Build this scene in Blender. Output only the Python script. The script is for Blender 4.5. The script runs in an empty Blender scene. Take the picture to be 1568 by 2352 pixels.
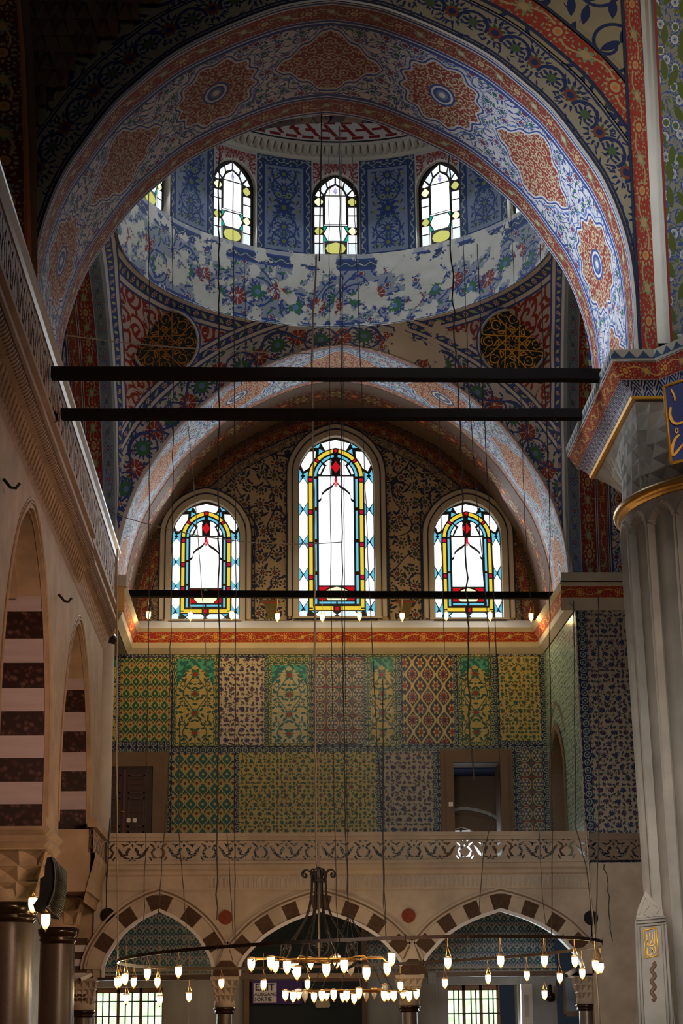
import bpy, math, random
import numpy as np
from mathutils import Matrix, Vector
random.seed(7); rng = np.random.default_rng(7)
S = bpy.context.scene
COL = S.collection
pi = math.pi
WORLD = .02; LAMPK = 1.6; WINK = .66; EXPO = 0.0
# added unseen lights: nave window daylight plus fill aimed at chosen walls
AREAS = [((-2.3, 24.6, 13.6), (5.4, 28.6, 13.4), 2, 3, (.74, .85, 1.), 120, 'added_nave_light', 50),
         ((0, 4, 24), (1.5, 34, 12), 12, 6, (1., .9, .8), 90, 'added_nave_light', 180),
         ((6, 7, 20), (7.6, 27, 15.5), 4, 4, (1., .9, .78), 120, 'added_nave_light', 46),
         ((-6.8, 36, 14.5), (5, 37, 15.5), 5, 3, (.8, .88, 1.), 130, 'added_nave_light', 180),
         ((0, 5, 5), (7, 34, 3.), 5, 3, (1., .93, .86), 105, 'added_nave_light', 28),
         ((8, 12, 8), (-3.6, 33, 6.5), 4, 4, (1., .62, .42), 160, 'added_nave_light', 40)]
# ------------------------------------------------------------------ camera
F, PT, YW, RL, HC = 4367.34, 0.267752, 0.0389314, -0.00943559, 1.6
_f = np.array([math.sin(YW)*math.cos(PT), math.cos(YW)*math.cos(PT), math.sin(PT)])
_r = np.array([math.cos(YW), -math.sin(YW), 0]); _u = np.cross(_r, _f)
RT = math.cos(RL)*_r+math.sin(RL)*_u; UP = -math.sin(RL)*_r+math.cos(RL)*_u; FW = _f
cd = bpy.data.cameras.new('camera'); cam = bpy.data.objects.new('camera', cd); COL.objects.link(cam)
cd.sensor_fit = 'VERTICAL'; cd.sensor_height = 36; cd.lens = F/2352*36; cd.clip_end = 300
m = Matrix.Identity(4)
for i in range(3):
    m[i][0] = RT[i]; m[i][1] = UP[i]; m[i][2] = -FW[i]
m[2][3] = HC
cam.matrix_world = m; S.camera = cam
def ray(px, py): return (px-784)/F*RT-(py-1176)/F*UP+FW
def at(px, py, Y):          # the point of the plane y = Y that the photo shows at (px, py)
    d = ray(px, py); p = d*(Y/d[1]); p[2] += HC; return p
def atX(px, py, X):
    d = ray(px, py); p = d*(X/d[0]); p[2] += HC; return p
# ------------------------------------------------------------------ objects
def link(name, mesh, parent=None):
    o = bpy.data.objects.new(name, mesh); COL.objects.link(o)
    if parent is not None: o.parent = parent
    return o
def tag(o, label=None, cat=None, group=None, kind=None):
    if label: o['label'] = label
    if cat: o['category'] = cat
    if group: o['group'] = group
    if kind: o['kind'] = kind
    return o
def thing(name, label, cat, loc=(0, 0, 0), group=None):
    o = bpy.data.objects.new(name, None); COL.objects.link(o); o.location = loc
    o.empty_display_size = .1
    return tag(o, label, cat, group)
class MB:
    def __init__(s): s.v = []; s.f = []; s.mi = []; s.uv = []; s.sm = []; s.uv2 = []; s.uv3 = []
    def add(s, vs, fs, uvs=None, mi=0, sm=False):
        b = len(s.v); s.v += [tuple(map(float, p)) for p in vs]
        s.f += [tuple(b+i for i in f) for f in fs]; s.mi += [mi]*len(fs); s.sm += [sm]*len(fs)
        s.uv += [tuple(map(float, q)) for q in uvs] if uvs is not None else [(p[0]+p[1], p[2]) for p in vs]
        return s
    def box(s, x0, x1, y0, y1, z0, z1, mi=0):
        c = [(x, y, z) for x in (x0, x1) for y in (y0, y1) for z in (z0, z1)]
        fs = [(0, 1, 3, 2), (4, 6, 7, 5), (0, 4, 5, 1), (2, 3, 7, 6), (0, 2, 6, 4), (1, 5, 7, 3)]
        for f in fs:
            q = [c[i] for i in f]
            ax = [max(p[k] for p in q)-min(p[k] for p in q) for k in range(3)]
            if ax[1] < 1e-9: uv = [(p[0], p[2]) for p in q]
            elif ax[0] < 1e-9: uv = [(p[1], p[2]) for p in q]
            else: uv = [(p[0], p[1]) for p in q]
            s.add(q, [(0, 1, 2, 3)], uv, mi)
        return s
    def grid(s, P, UVs, mi=0, sm=True, closeu=False):   # P: array n x m x 3
        P = np.asarray(P, float); n, m_ = P.shape[:2]; U = np.asarray(UVs, float)
        fs = [(i*m_+j, (i+1)*m_+j, (i+1)*m_+j+1, i*m_+j+1) for i in range(n-1) for j in range(m_-1)]
        return s.add(P.reshape(-1, 3), fs, U.reshape(-1, 2), mi, sm)
    def tube(s, pts, r, n=6, mi=0, cap=True, sm=True):
        pts = [Vector(p) for p in pts]; R = r if hasattr(r, '__len__') else [r]*len(pts)
        vs = []; uvs = []; L = 0; up = None
        for i, p in enumerate(pts):
            t = (pts[min(i+1, len(pts)-1)]-pts[max(i-1, 0)])
            t = t.normalized() if t.length > 1e-9 else Vector((0, 0, 1))
            if up is None: up = Vector((0, 1, 0)) if abs(t.y) < .9 else Vector((1, 0, 0))
            a = t.cross(up).normalized(); b = a.cross(t).normalized(); up = b
            if i: L += (p-pts[i-1]).length
            for k in range(n):
                w = 2*pi*k/n; vs.append(p+(a*math.cos(w)+b*math.sin(w))*R[i]); uvs.append((L, k/n))
        fs = [(i*n+k, i*n+(k+1) % n, (i+1)*n+(k+1) % n, (i+1)*n+k) for i in range(len(pts)-1) for k in range(n)]
        if cap: fs += [tuple(range(n))[::-1], tuple((len(pts)-1)*n+k for k in range(n))]
        return s.add(vs, fs, uvs, mi, sm)
    def lathe(s, prof, c=(0, 0, 0), n=24, mi=0, a0=0, a1=2*pi, sm=True, ur=1.0):
        P = []; U = []; L = 0
        for i, (r, z) in enumerate(prof):
            if i: L += math.hypot(r-prof[i-1][0], z-prof[i-1][1])
            P.append([(c[0]+r*math.cos(a0+(a1-a0)*k/n), c[1]+r*math.sin(a0+(a1-a0)*k/n), c[2]+z) for k in range(n+1)])
            U.append([((a0+(a1-a0)*k/n)*ur, L) for k in range(n+1)])
        return s.grid(P, U, mi, sm)
    def prism(s, poly, f, d, mi=0, side=True):  # poly: 2d points; f(a, b, depth) -> xyz
        n = len(poly); vs = [f(a, b, 0) for a, b in poly]
        s.add(vs, [tuple(range(n))], poly, mi)
        if side:
            back = [f(a, b, d) for a, b in poly]
            s.add(vs+back, [(i, (i+1) % n, n+(i+1) % n, n+i) for i in range(n)]+[tuple(range(n, 2*n))[::-1]], poly+poly, mi)
        return s
    def build(s, name, mats, parent=None, merge=False):
        me = bpy.data.meshes.new(name); me.from_pydata(s.v, [], s.f)
        mats = mats if isinstance(mats, (list, tuple)) else [mats]
        for mt in mats: me.materials.append(mt)
        li = np.empty(len(me.loops), dtype=np.int32); me.loops.foreach_get('vertex_index', li)
        for nm, src in (('UVMap', s.uv), ('UV2', s.uv2), ('UV3', s.uv3)):
            if len(src) == len(s.v) and len(src):
                l = me.uv_layers.new(name=nm); l.data.foreach_set('uv', np.asarray(src, np.float32)[li].ravel())
        me.polygons.foreach_set('material_index', s.mi); me.polygons.foreach_set('use_smooth', s.sm)
        me.update(); o = link(name, me, parent)
        return o
def struct(name, mb, mats, parent=None, label=None, cat=None):
    o = mb.build(name, mats, parent)
    if parent is None: o['kind'] = 'structure'
    if label: o['label'] = label
    if cat: o['category'] = cat
    return o
# ------------------------------------------------------------------ node expressions
class G:
    def __init__(s, name, rough=.75, metal=0., spec=.3):
        s.m = bpy.data.materials.new(name); s.m.use_nodes = True; s.nt = s.m.node_tree; s.nt.nodes.clear()
        s.out = s.nt.nodes.new('ShaderNodeOutputMaterial')
        s.b = s.nt.nodes.new('ShaderNodeBsdfPrincipled'); s.nt.links.new(s.b.outputs[0], s.out.inputs[0])
        s.b.inputs['Roughness'].default_value = rough; s.b.inputs['Metallic'].default_value = metal
        s.b.inputs['Specular IOR Level'].default_value = spec
    def put(s, inp, x):
        if isinstance(x, V): x = x.s
        if isinstance(x, (int, float)): inp.default_value = x
        elif isinstance(x, tuple):
            inp.default_value = x if len(x) == len(inp.default_value) else (*x, 1)
        else: s.nt.links.new(x, inp)
    def op(s, o, a, b=None, c=None):
        n = s.nt.nodes.new('ShaderNodeMath'); n.operation = o
        for i, x in enumerate((a, b, c)):
            if x is not None: s.put(n.inputs[i], x)
        return V(s, n.outputs[0])
    def uv(s, name='UVMap'):
        n = s.nt.nodes.new('ShaderNodeUVMap'); n.uv_map = name
        q = s.nt.nodes.new('ShaderNodeSeparateXYZ'); s.nt.links.new(n.outputs[0], q.inputs[0])
        return V(s, q.outputs[0]), V(s, q.outputs[1])
    def pos(s):
        n = s.nt.nodes.new('ShaderNodeNewGeometry'); q = s.nt.nodes.new('ShaderNodeSeparateXYZ'); s.nt.links.new(n.outputs['Position'], q.inputs[0])
        return [V(s, q.outputs[i]) for i in range(3)]
    def vec(s, x, y, z=0.):
        n = s.nt.nodes.new('ShaderNodeCombineXYZ')
        for i, k in enumerate((x, y, z)): s.put(n.inputs[i], k)
        return n.outputs[0]
    def noise(s, x, y, sc=1., det=2., z=None, rough=.5):
        n = s.nt.nodes.new('ShaderNodeTexNoise'); n.noise_dimensions = '2D' if z is None else '3D'
        s.nt.links.new(s.vec(x, y, 0. if z is None else z), n.inputs['Vector']); n.inputs['Scale'].default_value = sc; n.inputs['Detail'].default_value = det
        n.inputs['Roughness'].default_value = rough
        return V(s, n.outputs[0])
    def vor(s, x, y, sc, rand=1., feat='F1'):
        x = x*sc; y = y*sc
        n = s.nt.nodes.new('ShaderNodeTexVoronoi'); n.voronoi_dimensions = '2D'; n.feature = feat
        s.nt.links.new(s.vec(x, y), n.inputs['Vector']); n.inputs['Scale'].default_value = 1; n.inputs['Randomness'].default_value = rand
        if feat == 'DISTANCE_TO_EDGE': return V(s, n.outputs['Distance'])
        q = s.nt.nodes.new('ShaderNodeSeparateXYZ'); s.nt.links.new(n.outputs['Position'], q.inputs[0])
        c = s.nt.nodes.new('ShaderNodeSeparateColor'); s.nt.links.new(n.outputs['Color'], c.inputs[0])
        return x-V(s, q.outputs[0]), y-V(s, q.outputs[1]), V(s, c.outputs[0]), V(s, c.outputs[1])
    def mix(s, f, a, b):
        n = s.nt.nodes.new('ShaderNodeMix'); n.data_type = 'RGBA'
        s.put(n.inputs[0], f); s.put(n.inputs[6], a); s.put(n.inputs[7], b)
        return n.outputs[2]
    def color(s, c): s.put(s.b.inputs['Base Color'], c); return s
    def bump(s, h, d=.01, st=.5):
        n = s.nt.nodes.new('ShaderNodeBump'); s.put(n.inputs['Height'], h); n.inputs['Distance'].default_value = d; n.inputs['Strength'].default_value = st
        s.nt.links.new(n.outputs[0], s.b.inputs['Normal'])
    # -------- ornament
    def flower(s, x, y, R, n, ph=0.):       # petal mask and radius
        r = s.op('SQRT', x*x+y*y); a = s.op('ARCTAN2', y, x)
        return r, r < (s.op('COSINE', a*n+ph)*.24+.76)*R
    def leaf(s, x, y, ang, L, w):
        c = s.op('COSINE', ang); k = s.op('SINE', ang)
        xx = x*c+y*k; yy = s.op('ABSOLUTE', y*c-x*k)
        return yy < (1-(xx/L)*(xx/L))*w
    def line(s, x, a, w): return s.op('ABSOLUTE', x-a) < w
    def cell(s, x, L): return s.op('FRACT', x*(1./L))-.5
    def age(s, c, x, y, z, amt=.25, sc=1.2):
        n = s.noise(x, y, sc, 4, z, .6)
        k = n*(2*amt)+(1-amt)
        q = s.nt.nodes.new('ShaderNodeVectorMath'); q.operation = 'SCALE'; s.nt.links.new(c, q.inputs[0]); s.put(q.inputs['Scale'], k)
        return q.outputs[0]
class V:
    def __init__(s, g, k): s.g = g; s.s = k
    def __add__(s, o): return s.g.op('ADD', s, o)
    __radd__ = __add__
    def __sub__(s, o): return s.g.op('SUBTRACT', s, o)
    def __rsub__(s, o): return s.g.op('SUBTRACT', o, s)
    def __mul__(s, o): return s.g.op('MULTIPLY', s, o)
    __rmul__ = __mul__
    def __truediv__(s, o): return s.g.op('DIVIDE', s, o)
    def __lt__(s, o): return s.g.op('LESS_THAN', s, o)
    def __gt__(s, o): return s.g.op('GREATER_THAN', s, o)
    def __or__(s, o): return s.g.op('MAXIMUM', s, o)
    def abs(s): return s.g.op('ABSOLUTE', s)
def amax(a, b): return a.g.op('MAXIMUM', a, b)
WHITE = (.50, .47, .45); BLUE = (.028, .052, .19); LBLUE = (.10, .17, .34); RED = (.21, .032, .022); GREEN = (.035, .13, .06)
CREAM = (.42, .36, .22); NAVY = (.012, .02, .07); GOLD = (.75, .42, .05)
def plain(name, c, rough=.6, metal=0., spec=.4, var=0., sc=3., bump=0.):
    g = G(name, rough, metal, spec)
    if var:
        x, y, z = g.pos(); n = g.noise(x, y, sc, 4, z, .6)
        lo = tuple(max(0, k*(1-var)) for k in c); hi = tuple(k*(1+var) for k in c)
        g.color(g.mix(n, lo, hi))
        if bump: g.bump(g.noise(x, y, sc*6, 3, z), .01, bump)
    else: g.color(c)
    return g.m
def emis(name, c, st, sample=False):
    mt = bpy.data.materials.new(name); mt.use_nodes = True; nt = mt.node_tree; nt.nodes.clear()
    o = nt.nodes.new('ShaderNodeOutputMaterial'); e = nt.nodes.new('ShaderNodeEmission'); e.inputs[0].default_value = (*c, 1); e.inputs[1].default_value = st
    nt.links.new(e.outputs[0], o.inputs[0])
    if not sample: mt.cycles.emission_sampling = 'NONE'
    return mt
def redband(g, u, v, W, L=.75, base=RED, fc=CREAM, fc2=(.45, .2, .05), vine=(.16, .2, .1)):
    """running flower and leaf border of width W: v from 0 to W"""
    y = v-W/2; x = g.cell(u, L)*L
    x2 = g.cell(u+L/2, L)*L
    c = g.mix(g.line(y, g.op('SINE', u*(2*pi/L))*(W*.22), W*.035), base, fc)
    nx, ny, cr, cg = g.vor(u, v, 9/W*.6, .8)
    c = g.mix(g.leaf(nx, ny, cr*6.28, .42, .11), c, vine)
    c = g.mix(g.leaf(nx, ny, cr*6.28+1.6, .3, .07), c, fc)
    r, p = g.flower(x, y, W*.36, 10.); c = g.mix(p, c, fc); c = g.mix(r < W*.24, c, base); c = g.mix(r < W*.16, c, fc); c = g.mix(r < W*.08, c, fc2)
    r, p = g.flower(x2, y, W*.26, 6.); c = g.mix(p, c, vine); c = g.mix(r < W*.14, c, fc)
    return c
def scroll(g, u, v, sc, c, col, w=.45, rand=.5, R=.52):
    """spiralling tendrils with leaves"""
    x, y, cr, cg = g.vor(u, v, sc, rand)
    r = g.op('SQRT', x*x+y*y); a = g.op('ARCTAN2', y, x)
    sg = g.op('SIGN', cr-.5)
    m_ = g.op('SINE', a*sg+r*19.) > w
    m_ = m_*(r < R)
    x, y, cr, cg = g.vor(u+3.3, v+1.7, sc*2.4, .9)
    m2 = g.leaf(x, y, cr*6.28, .45, .17)
    return g.mix(amax(m_, m2), c, col)
def floral(g, u, v, sc, c, blue=BLUE, green=GREEN, red=RED, vines=True, R=.36, cen=None):
    """blue palmettes, green leaves, small red blossoms on curling stems"""
    if vines:
        n = g.noise(u, v, sc*.75, 0.)
        c = g.mix(g.line(n, .5, .012), c, blue); c = g.mix(g.line(n, .36, .009), c, blue); c = g.mix(g.line(n, .64, .009), c, blue)
    x, y, cr, cg = g.vor(u+5.1, v+2.2, sc*2.1, 1.)
    c = g.mix(g.leaf(x, y, cr*6.28, .44, .13), c, blue)
    x, y, cr, cg = g.vor(u+1.1, v+7.2, sc*1.7, 1.)
    c = g.mix(g.leaf(x, y, cr*6.28, .34, .12)*(cg < .45), c, green)
    x, y, cr, cg = g.vor(u, v, sc, .75)
    r, p = g.flower(x, y, R, 11.); c = g.mix(p, c, blue); c = g.mix(r < R*.6, c, cen or WHITE)
    c = g.mix(r < R*.47, c, g.mix(cg < .5, green, red)); c = g.mix(r < R*.2, c, blue)
    return c
# ------------------------------------------------------------------ materials
M = {}
M['marble'] = plain('marble', (.31, .25, .19), .65, spec=.2, var=.5, sc=1.6, bump=.35)
M['marble_grey'] = plain('grey_marble', (.27, .26, .245), .5, var=.3, sc=.8, bump=.2)
M['plaster'] = plain('plaster', (.40, .36, .29), .85, var=.3, sc=1.1, bump=.2)
M['iron'] = plain('wrought_iron', (.012, .010, .009), .55, .3, var=.3)
M['iron_brown'] = plain('brown_iron', (.035, .02, .012), .4, .6, var=.3)
M['dark'] = plain('dark', (.006, .005, .006), .8)
M['lead'] = plain('leading', (.02, .017, .014), .6)
M['rope'] = plain('rope', (.035, .03, .028), .8, var=.4, sc=9)
M['rope_pale'] = plain('pale_rope', (.24, .20, .15), .8, var=.4, sc=9)
M['bronze'] = plain('dark_bronze', (.03, .018, .012), .22, .5, .6)
M['wood'] = plain('dark_wood', (.03, .014, .008), .55, var=.4, sc=4)
M['brownstone'] = plain('brown_stone', (.12, .07, .035), .6, var=.3, sc=2)
M['gold'] = plain('gilding', (.85, .47, .06), .4, .25, .5, var=.25, sc=12)
M['redstone'] = plain('red_porphyry', (.15, .035, .02), .85, spec=.1, var=.5, sc=14)
M['black_stone'] = plain('black_stone', (.012, .011, .01), .85, spec=.1)
M['bluepaint'] = plain('blue_line', BLUE, .8)
M['redpaint'] = plain('red_line', RED, .8)
M['whitepaint'] = plain('white_line', WHITE, .8)
M['darkline'] = plain('dark_line', (.012, .016, .04), .8)
M['black_plastic'] = plain('black_plastic', (.008, .008, .009), .35)
M['white_plastic'] = plain('white_plastic', (.6, .58, .52), .5)
M['purple'] = plain('purple_cloth', (.045, .02, .16), .7)
M['ink'] = plain('ink', (.012, .01, .05), .7)
M['brass'] = plain('brass', (.55, .3, .08), .3, .8)
M['green_disc'] = plain('green_black_board', (.006, .022, .026), .35, var=.5, sc=3)
M['bluepanel'] = plain('blue_panel', (.012, .045, .30), .5, var=.35, sc=3)
# polychrome granite of the shafts, porphyry breccia, striped courses
g = G('granite', .35, 0, .5); x, y, z = g.pos(); n = g.noise(x, y, 22, 4, z, .7); n2 = g.noise(x, y, 1.5, 3, z)
g.color(g.mix(n2, g.mix(n, (.018, .012, .009), (.12, .07, .045)), g.mix(n, (.03, .02, .014), (.09, .065, .05)))); M['granite'] = g.m
def breccia(g, x, y, z):
    n = g.nt.nodes.new('ShaderNodeTexVoronoi'); n.inputs['Scale'].default_value = 9; g.nt.links.new(g.vec(x+g.noise(x, y, 4, 2, z)*.3, y, z), n.inputs['Vector'])
    q = g.nt.nodes.new('ShaderNodeSeparateColor'); g.nt.links.new(n.outputs['Color'], q.inputs[0])
    return g.mix(V(g, n.outputs['Distance'])*2., g.mix(V(g, q.outputs[0]), (.055, .018, .014), (.15, .075, .06)), (.02, .007, .006))
g = G('breccia', .4); x, y, z = g.pos(); g.color(breccia(g, x, y, z)); M['breccia'] = g.m
g = G('striped_courses', .5); x, y, z = g.pos()
w = g.noise(x, y, .8, 3, z)
white = g.mix(g.noise(x*.6, y*.6, 1.6, 5, z*5., .6), (.26, .20, .21), (.42, .34, .34))
k = g.op('FRACT', (z-4.83)*(1/.745))
g.color(g.mix(k < .52, white, breccia(g, x, y, z))); M['striped'] = g.m
g = G('striped_courses_small', .5); x, y, z = g.pos(); k = g.op('FRACT', (z-2.3)*(1/.27))
g.color(g.mix(k < .45, (.42, .40, .38), (.07, .05, .04))); M['striped_small'] = g.m
# soffit of an arch: red borders, field of blue flowers, red medallions
def soffit(name, W, B, sp, sc, dens=1., bg=WHITE, L0=.75):
    g = G(name, .8); u, v = g.uv()
    d = g.op('MINIMUM', v, W-v)
    c = floral(g, u.abs(), v, sc, bg)
    cy = v-W/2
    U = u.abs()+sp*.5
    k = g.op('FLOOR', U*(1/sp)); x = (g.op('FRACT', U*(1/sp))-.5)*sp
    odd = g.op('MODULO', k, 2.) > .5
    ax, ay = x.abs(), cy.abs()
    H = W*.5-B
    wav = g.op('COSINE', x*(2*pi/(sp*.16)))*.05
    A = ax*(1/(sp*.44))+ay*(1/(H*.82))+wav
    r = g.op('SQRT', (x*x)*(1/(sp*.34)**2)+(cy*cy)*(1/(H*.74)**2)); an = g.op('ARCTAN2', cy, x)
    Bm = r+g.op('COSINE', an*12.)*.07
    sh = A*(1-odd)+Bm*odd
    c = g.mix(sh < 1.16, c, bg); c = g.mix(g.line(sh, 1.09, .028), c, BLUE); c = g.mix(g.line(sh, 1.24, .02), c, LBLUE)
    fill = scroll(g, u.abs(), v, sc*1.5, RED, CREAM, .62)
    c = g.mix(sh < 1., c, fill)
    ring = r*odd+(1-odd)*9
    c = g.mix(ring < .36, c, BLUE); c = g.mix(ring < .30, c, WHITE); c = g.mix(ring < .24, c, BLUE); c = g.mix(ring < .16, c, (.12, .16, .2)); c = g.mix(ring < .09, c, WHITE)
    b1 = B*.18
    rb = redband(g, u, d-b1, B-2*b1, L0)
    c = g.mix(d < B, c, rb); c = g.mix(d < b1, c, WHITE); c = g.mix(g.line(d, b1*.5, b1*.2), c, BLUE)
    c = g.mix(g.line(d, B-b1*.1, b1*.7), c, WHITE); c = g.mix(g.line(d, B+b1*.5, b1*.35), c, BLUE); c = g.mix(g.line(d, B-b1*.4, b1*.25), c, BLUE)
    X, Y, Z = g.pos(); g.color(g.age(c, X, Y, Z, .18)); return g.m
M['soffit'] = soffit('great_arch_soffit', 3.6, .62, 2.05, 2.9)
M['soffit2'] = soffit('rear_arch_soffit', 2.6, .26, 2.6, 3.8, bg=(.38, .45, .55), L0=.45)
M['soffit3'] = soffit('side_arch_soffit', 1.9, .3, 1.6, 3.0)
# blue palmette band on cream following the great arch
g = G('blue_palmette_band', .85); u, v = g.uv(); W = .74; L = .74
x = g.cell(u, L)*L; y = v-W*.52; bg = (.24, .2, .13)
c = g.mix(0., bg, bg)
r, p = g.flower(x, y, .30, 16.); c = g.mix(p, c, NAVY); c = g.mix(r < .19, c, bg); r2, p2 = g.flower(x, y-.02, .165, 9.); c = g.mix(p2, c, (.03, .06, .03)); c = g.mix(r < .11, c, (.14, .035, .02)); c = g.mix(r < .06, c, NAVY)
x2 = g.cell(u+L/2, L)*L
rr = g.op('SQRT', x2*x2+(y+.05)*(y+.05)); aa = g.op('ARCTAN2', y+.05, x2)
c = g.mix(g.line(rr, .24, .028)*(y > -.1), c, NAVY)
r, p = g.flower(x2, y+.02, .15, 8.); c = g.mix(p, c, NAVY); c = g.mix(r < .08, c, (.05, .08, .03))
lx, ly, cr, cg = g.vor(u, v, 6.5, 1.); c = g.mix(g.leaf(lx, ly, cr*6.28, .42, .1)*((y.abs() > .12)), c, NAVY)
c = g.mix(g.line(v, .035, .02) | g.line(v, .70, .02), c, NAVY)
X, Y, Z = g.pos(); g.color(g.age(c, X, Y, Z, .2)); M['palmette'] = g.m
def redstrip(name, W, L, base=(.24, .028, .016), edge=NAVY, fc=(.32, .22, .1)):
    g = G(name, .85); u, v = g.uv()
    c = redband(g, u, v, W, L, base, fc, (.42, .12, .02))
    c = g.mix((v < W*.05) | (v > W*.95), c, edge)
    X, Y, Z = g.pos(); g.color(g.age(c, X, Y, Z, .2)); return g.m
M['redstrip'] = redstrip('red_flower_band', .5, 1.1)
M['redstrip_green'] = redstrip('red_band_with_green_flowers', .62, .8, (.22, .02, .014), BLUE, (.30, .33, .22))
M['redcornice'] = redstrip('red_cornice_band', .26, .85, (.26, .02, .012), (.5, .3, .1), (.5, .3, .08))
M['redorange'] = redstrip('dark_red_and_orange_band', .5, .9, (.10, .014, .008), (.4, .12, .02), (.45, .22, .06))
M['bluestrip'] = redstrip('blue_flower_band', .3, .5, BLUE, WHITE, (.5, .48, .42))
M['bluelight'] = redstrip('pale_blue_band', .4, .7, (.18, .25, .36), WHITE, (.06, .12, .34))
# spandrel: cream with dark scrolls
g = G('spandrel_scrolls', .85); u, v = g.uv(); bg = (.23, .19, .11)
c = scroll(g, u, v, .95, bg, NAVY, .86, .35, .6)
X, Y, Z = g.pos(); st = g.noise(X, Z, .8, 4) ; c = g.mix((st > .72), c, (.05, .04, .03))
g.color(g.age(c, X, Y, Z, .25)); M['spandrel'] = g.m
# leafy blue pilaster
g = G('blue_leaf_pilaster', .85); u, v = g.uv()
c = floral(g, u, v, 2.9, (.20, .19, .15), blue=(.04, .08, .22), green=(.10, .13, .02), red=(.3, .3, .3), R=.42)
x, y, cr, cg = g.vor(u, v, 2.4, 1.); c = g.mix(g.leaf(x, y, cr*1.6+.8, .5, .2), c, (.08, .10, .02))
c = g.mix((u < .06), c, (.22, .03, .02)); g.color(c); M['leafpil'] = g.m
# tympanum: beige with clusters of blue-black flowers
def cluster(name, bg, ink, red, sc):
    g = G(name, .85); u, v = g.uv()
    c = g.mix(0., bg, bg)
    n = g.noise(u, v, sc*.6, 0.); c = g.mix(g.line(n, .5, .014), c, ink)
    x, y, cr, cg = g.vor(u+2.2, v+4.1, sc*2.3, 1.); c = g.mix(g.leaf(x, y, cr*6.28, .45, .15), c, ink)
    x, y, cr, cg = g.vor(u, v, sc*1.5, .5)
    r, p = g.flower(x, y, .46, 9., cr*6.); c = g.mix(p, c, ink); c = g.mix(r < .27, c, bg); r, p = g.flower(x, y, .23, 7.); c = g.mix(p, c, ink)
    c = g.mix(r < .11, c, g.mix(cg < .4, (.04, .06, .02), red))
    X, Y, Z = g.pos(); g.color(g.age(c, X, Y, Z, .22)); return g.m
M['tympanum'] = cluster('tympanum_painting', (.30, .235, .15), (.016, .022, .055), (.16, .03, .015), 1.9)
# pendentives: carnation band, blue borders, red arabesque
g = G('pendentive_painting', .85)
sb, db = g.uv('UVMap'); sr, dr = g.uv('UV2'); ss, ds = g.uv('UV3')
X, Y, Z = g.pos()
def carn(g, u, v, W, base):
    c = floral(g, u, v*1., 2.3, base, vines=False, R=.25)
    L = 1.9
    for off, vv in ((0., .52), (.95, .34)):
        x = g.cell(u+off, L)*L; y = v-W*vv
        r = g.op('SQRT', x*x+y*y); a = g.op('ARCTAN2', y, x)
        c = g.mix(r < .21*(1+.12*0), c, g.mix(g.op('COSINE', a*9.) > .93, RED, WHITE)); c = g.mix(r < .04, c, WHITE)
        x = g.cell(u+off+.47, L)*L; y = v-W*(vv-.05)
        r, p = g.flower(x, y, .27, 13.); c = g.mix(g.line(r, .36, .022), c, BLUE); c = g.mix(p, c, BLUE); c = g.mix(r < .17, c, GREEN); c = g.mix(r < .07, c, LBLUE)
    c = g.mix(g.line(v-W*.5, g.op('SINE', u*(2*pi/L))*(W*.36), .028), c, BLUE)
    return c
base = (.40, .39, .40)
ar = scroll(g, X*1.0, Z*1.0, 2.7, (.40, .34, .32), (.21, .02, .014), .35, .6, .58)
c = ar
def border(g, c, s, d, a, W):   # blue flower border from d=a to a+W
    y = d-a
    x = g.cell(s, .42)*.42; x2 = g.cell(s+.21, .42)*.42
    b = g.mix(0., BLUE, BLUE)
    r, p = g.flower(x, y-W/2, W*.40, 8.); b = g.mix(p, b, WHITE); b = g.mix(r < W*.2, b, RED); b = g.mix(r < W*.1, b, WHITE)
    b = g.mix(g.leaf(x2, y-W/2, .6, W*.55, W*.18), b, (.3, .38, .2))
    inb = (y > -.075)*(y < W+.075)
    c = g.mix(inb, c, b)
    c = g.mix(g.line(y, -.05, .045) | g.line(y, W+.05, .045), c, WHITE)
    c = g.mix(g.line(y, -.11, .022) | g.line(y, W+.11, .022), c, BLUE)
    return c
c = border(g, c, sr, dr, .10, .20)
c = border(g, c, ss, ds, .16, .17)
c = g.mix(ds < .08, c, (.12, .17, .22))
c = g.mix((db < 1.16)*(ds > .42), c, (.43, .41, .40))
c = g.mix((db < .80)*(ds > .28), c, carn(g, sb, db, .8, base))
c = border(g, c, sb, db+(ds < .30)*9., .92, .17)
wear = g.noise(X, Z, 1.1, 5, Y, .65)+g.op('EXPONENT', ((X-3.2)*(X-3.2)*.28+(Z-16.6)*(Z-16.6)*1.6)*-1.)*.34
c = g.mix(wear > .78, c, (.50, .46, .40)); g.color(g.age(c, X, Y, Z, .15)); M['pend'] = g.m
# drum: carnation zone with flaked plaster, panels, cornice
g = G('drum_lower_painting', .85); u, v = g.uv(); X, Y, Z = g.pos()
c = carn(g, u, v, 1.5, (.23, .25, .28))
c = g.mix(v > 1.42, c, BLUE); c = g.mix((v > 1.47)*(v < 1.68), c, g.mix(g.line(v-1.575+g.op('SINE', u*22.)*.04, 0., .013), (.024, .045, .12), (.28, .30, .24))); c = g.mix(v > 1.72, c, (.3, .31, .33))
c = g.mix(g.line(v, .07, .03), c, BLUE)
pl = g.noise(u, v, 1.1, 6, None, .68)+g.op('EXPONENT', (X-2.6)*(X-2.6)*-.11)*.07
pl2 = g.noise(u+9., v, 3.2, 4, None, .6)
gone = (pl+(pl2-.5)*.55) > .56
c = g.mix(gone, c, g.mix(g.noise(u, v, 3., 3), (.42, .39, .32), (.58, .56, .50)))
g.color(g.age(c, X, Y, Z, .15)); M['drumlow'] = g.m
g = G('drum_panels', .85); u, v = g.uv(); X, Y, Z = g.pos()   # u: angle in twelfths (window axes at whole numbers), v: height above sill
x = (g.op('FRACT', u)-.5); y = v
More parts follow.
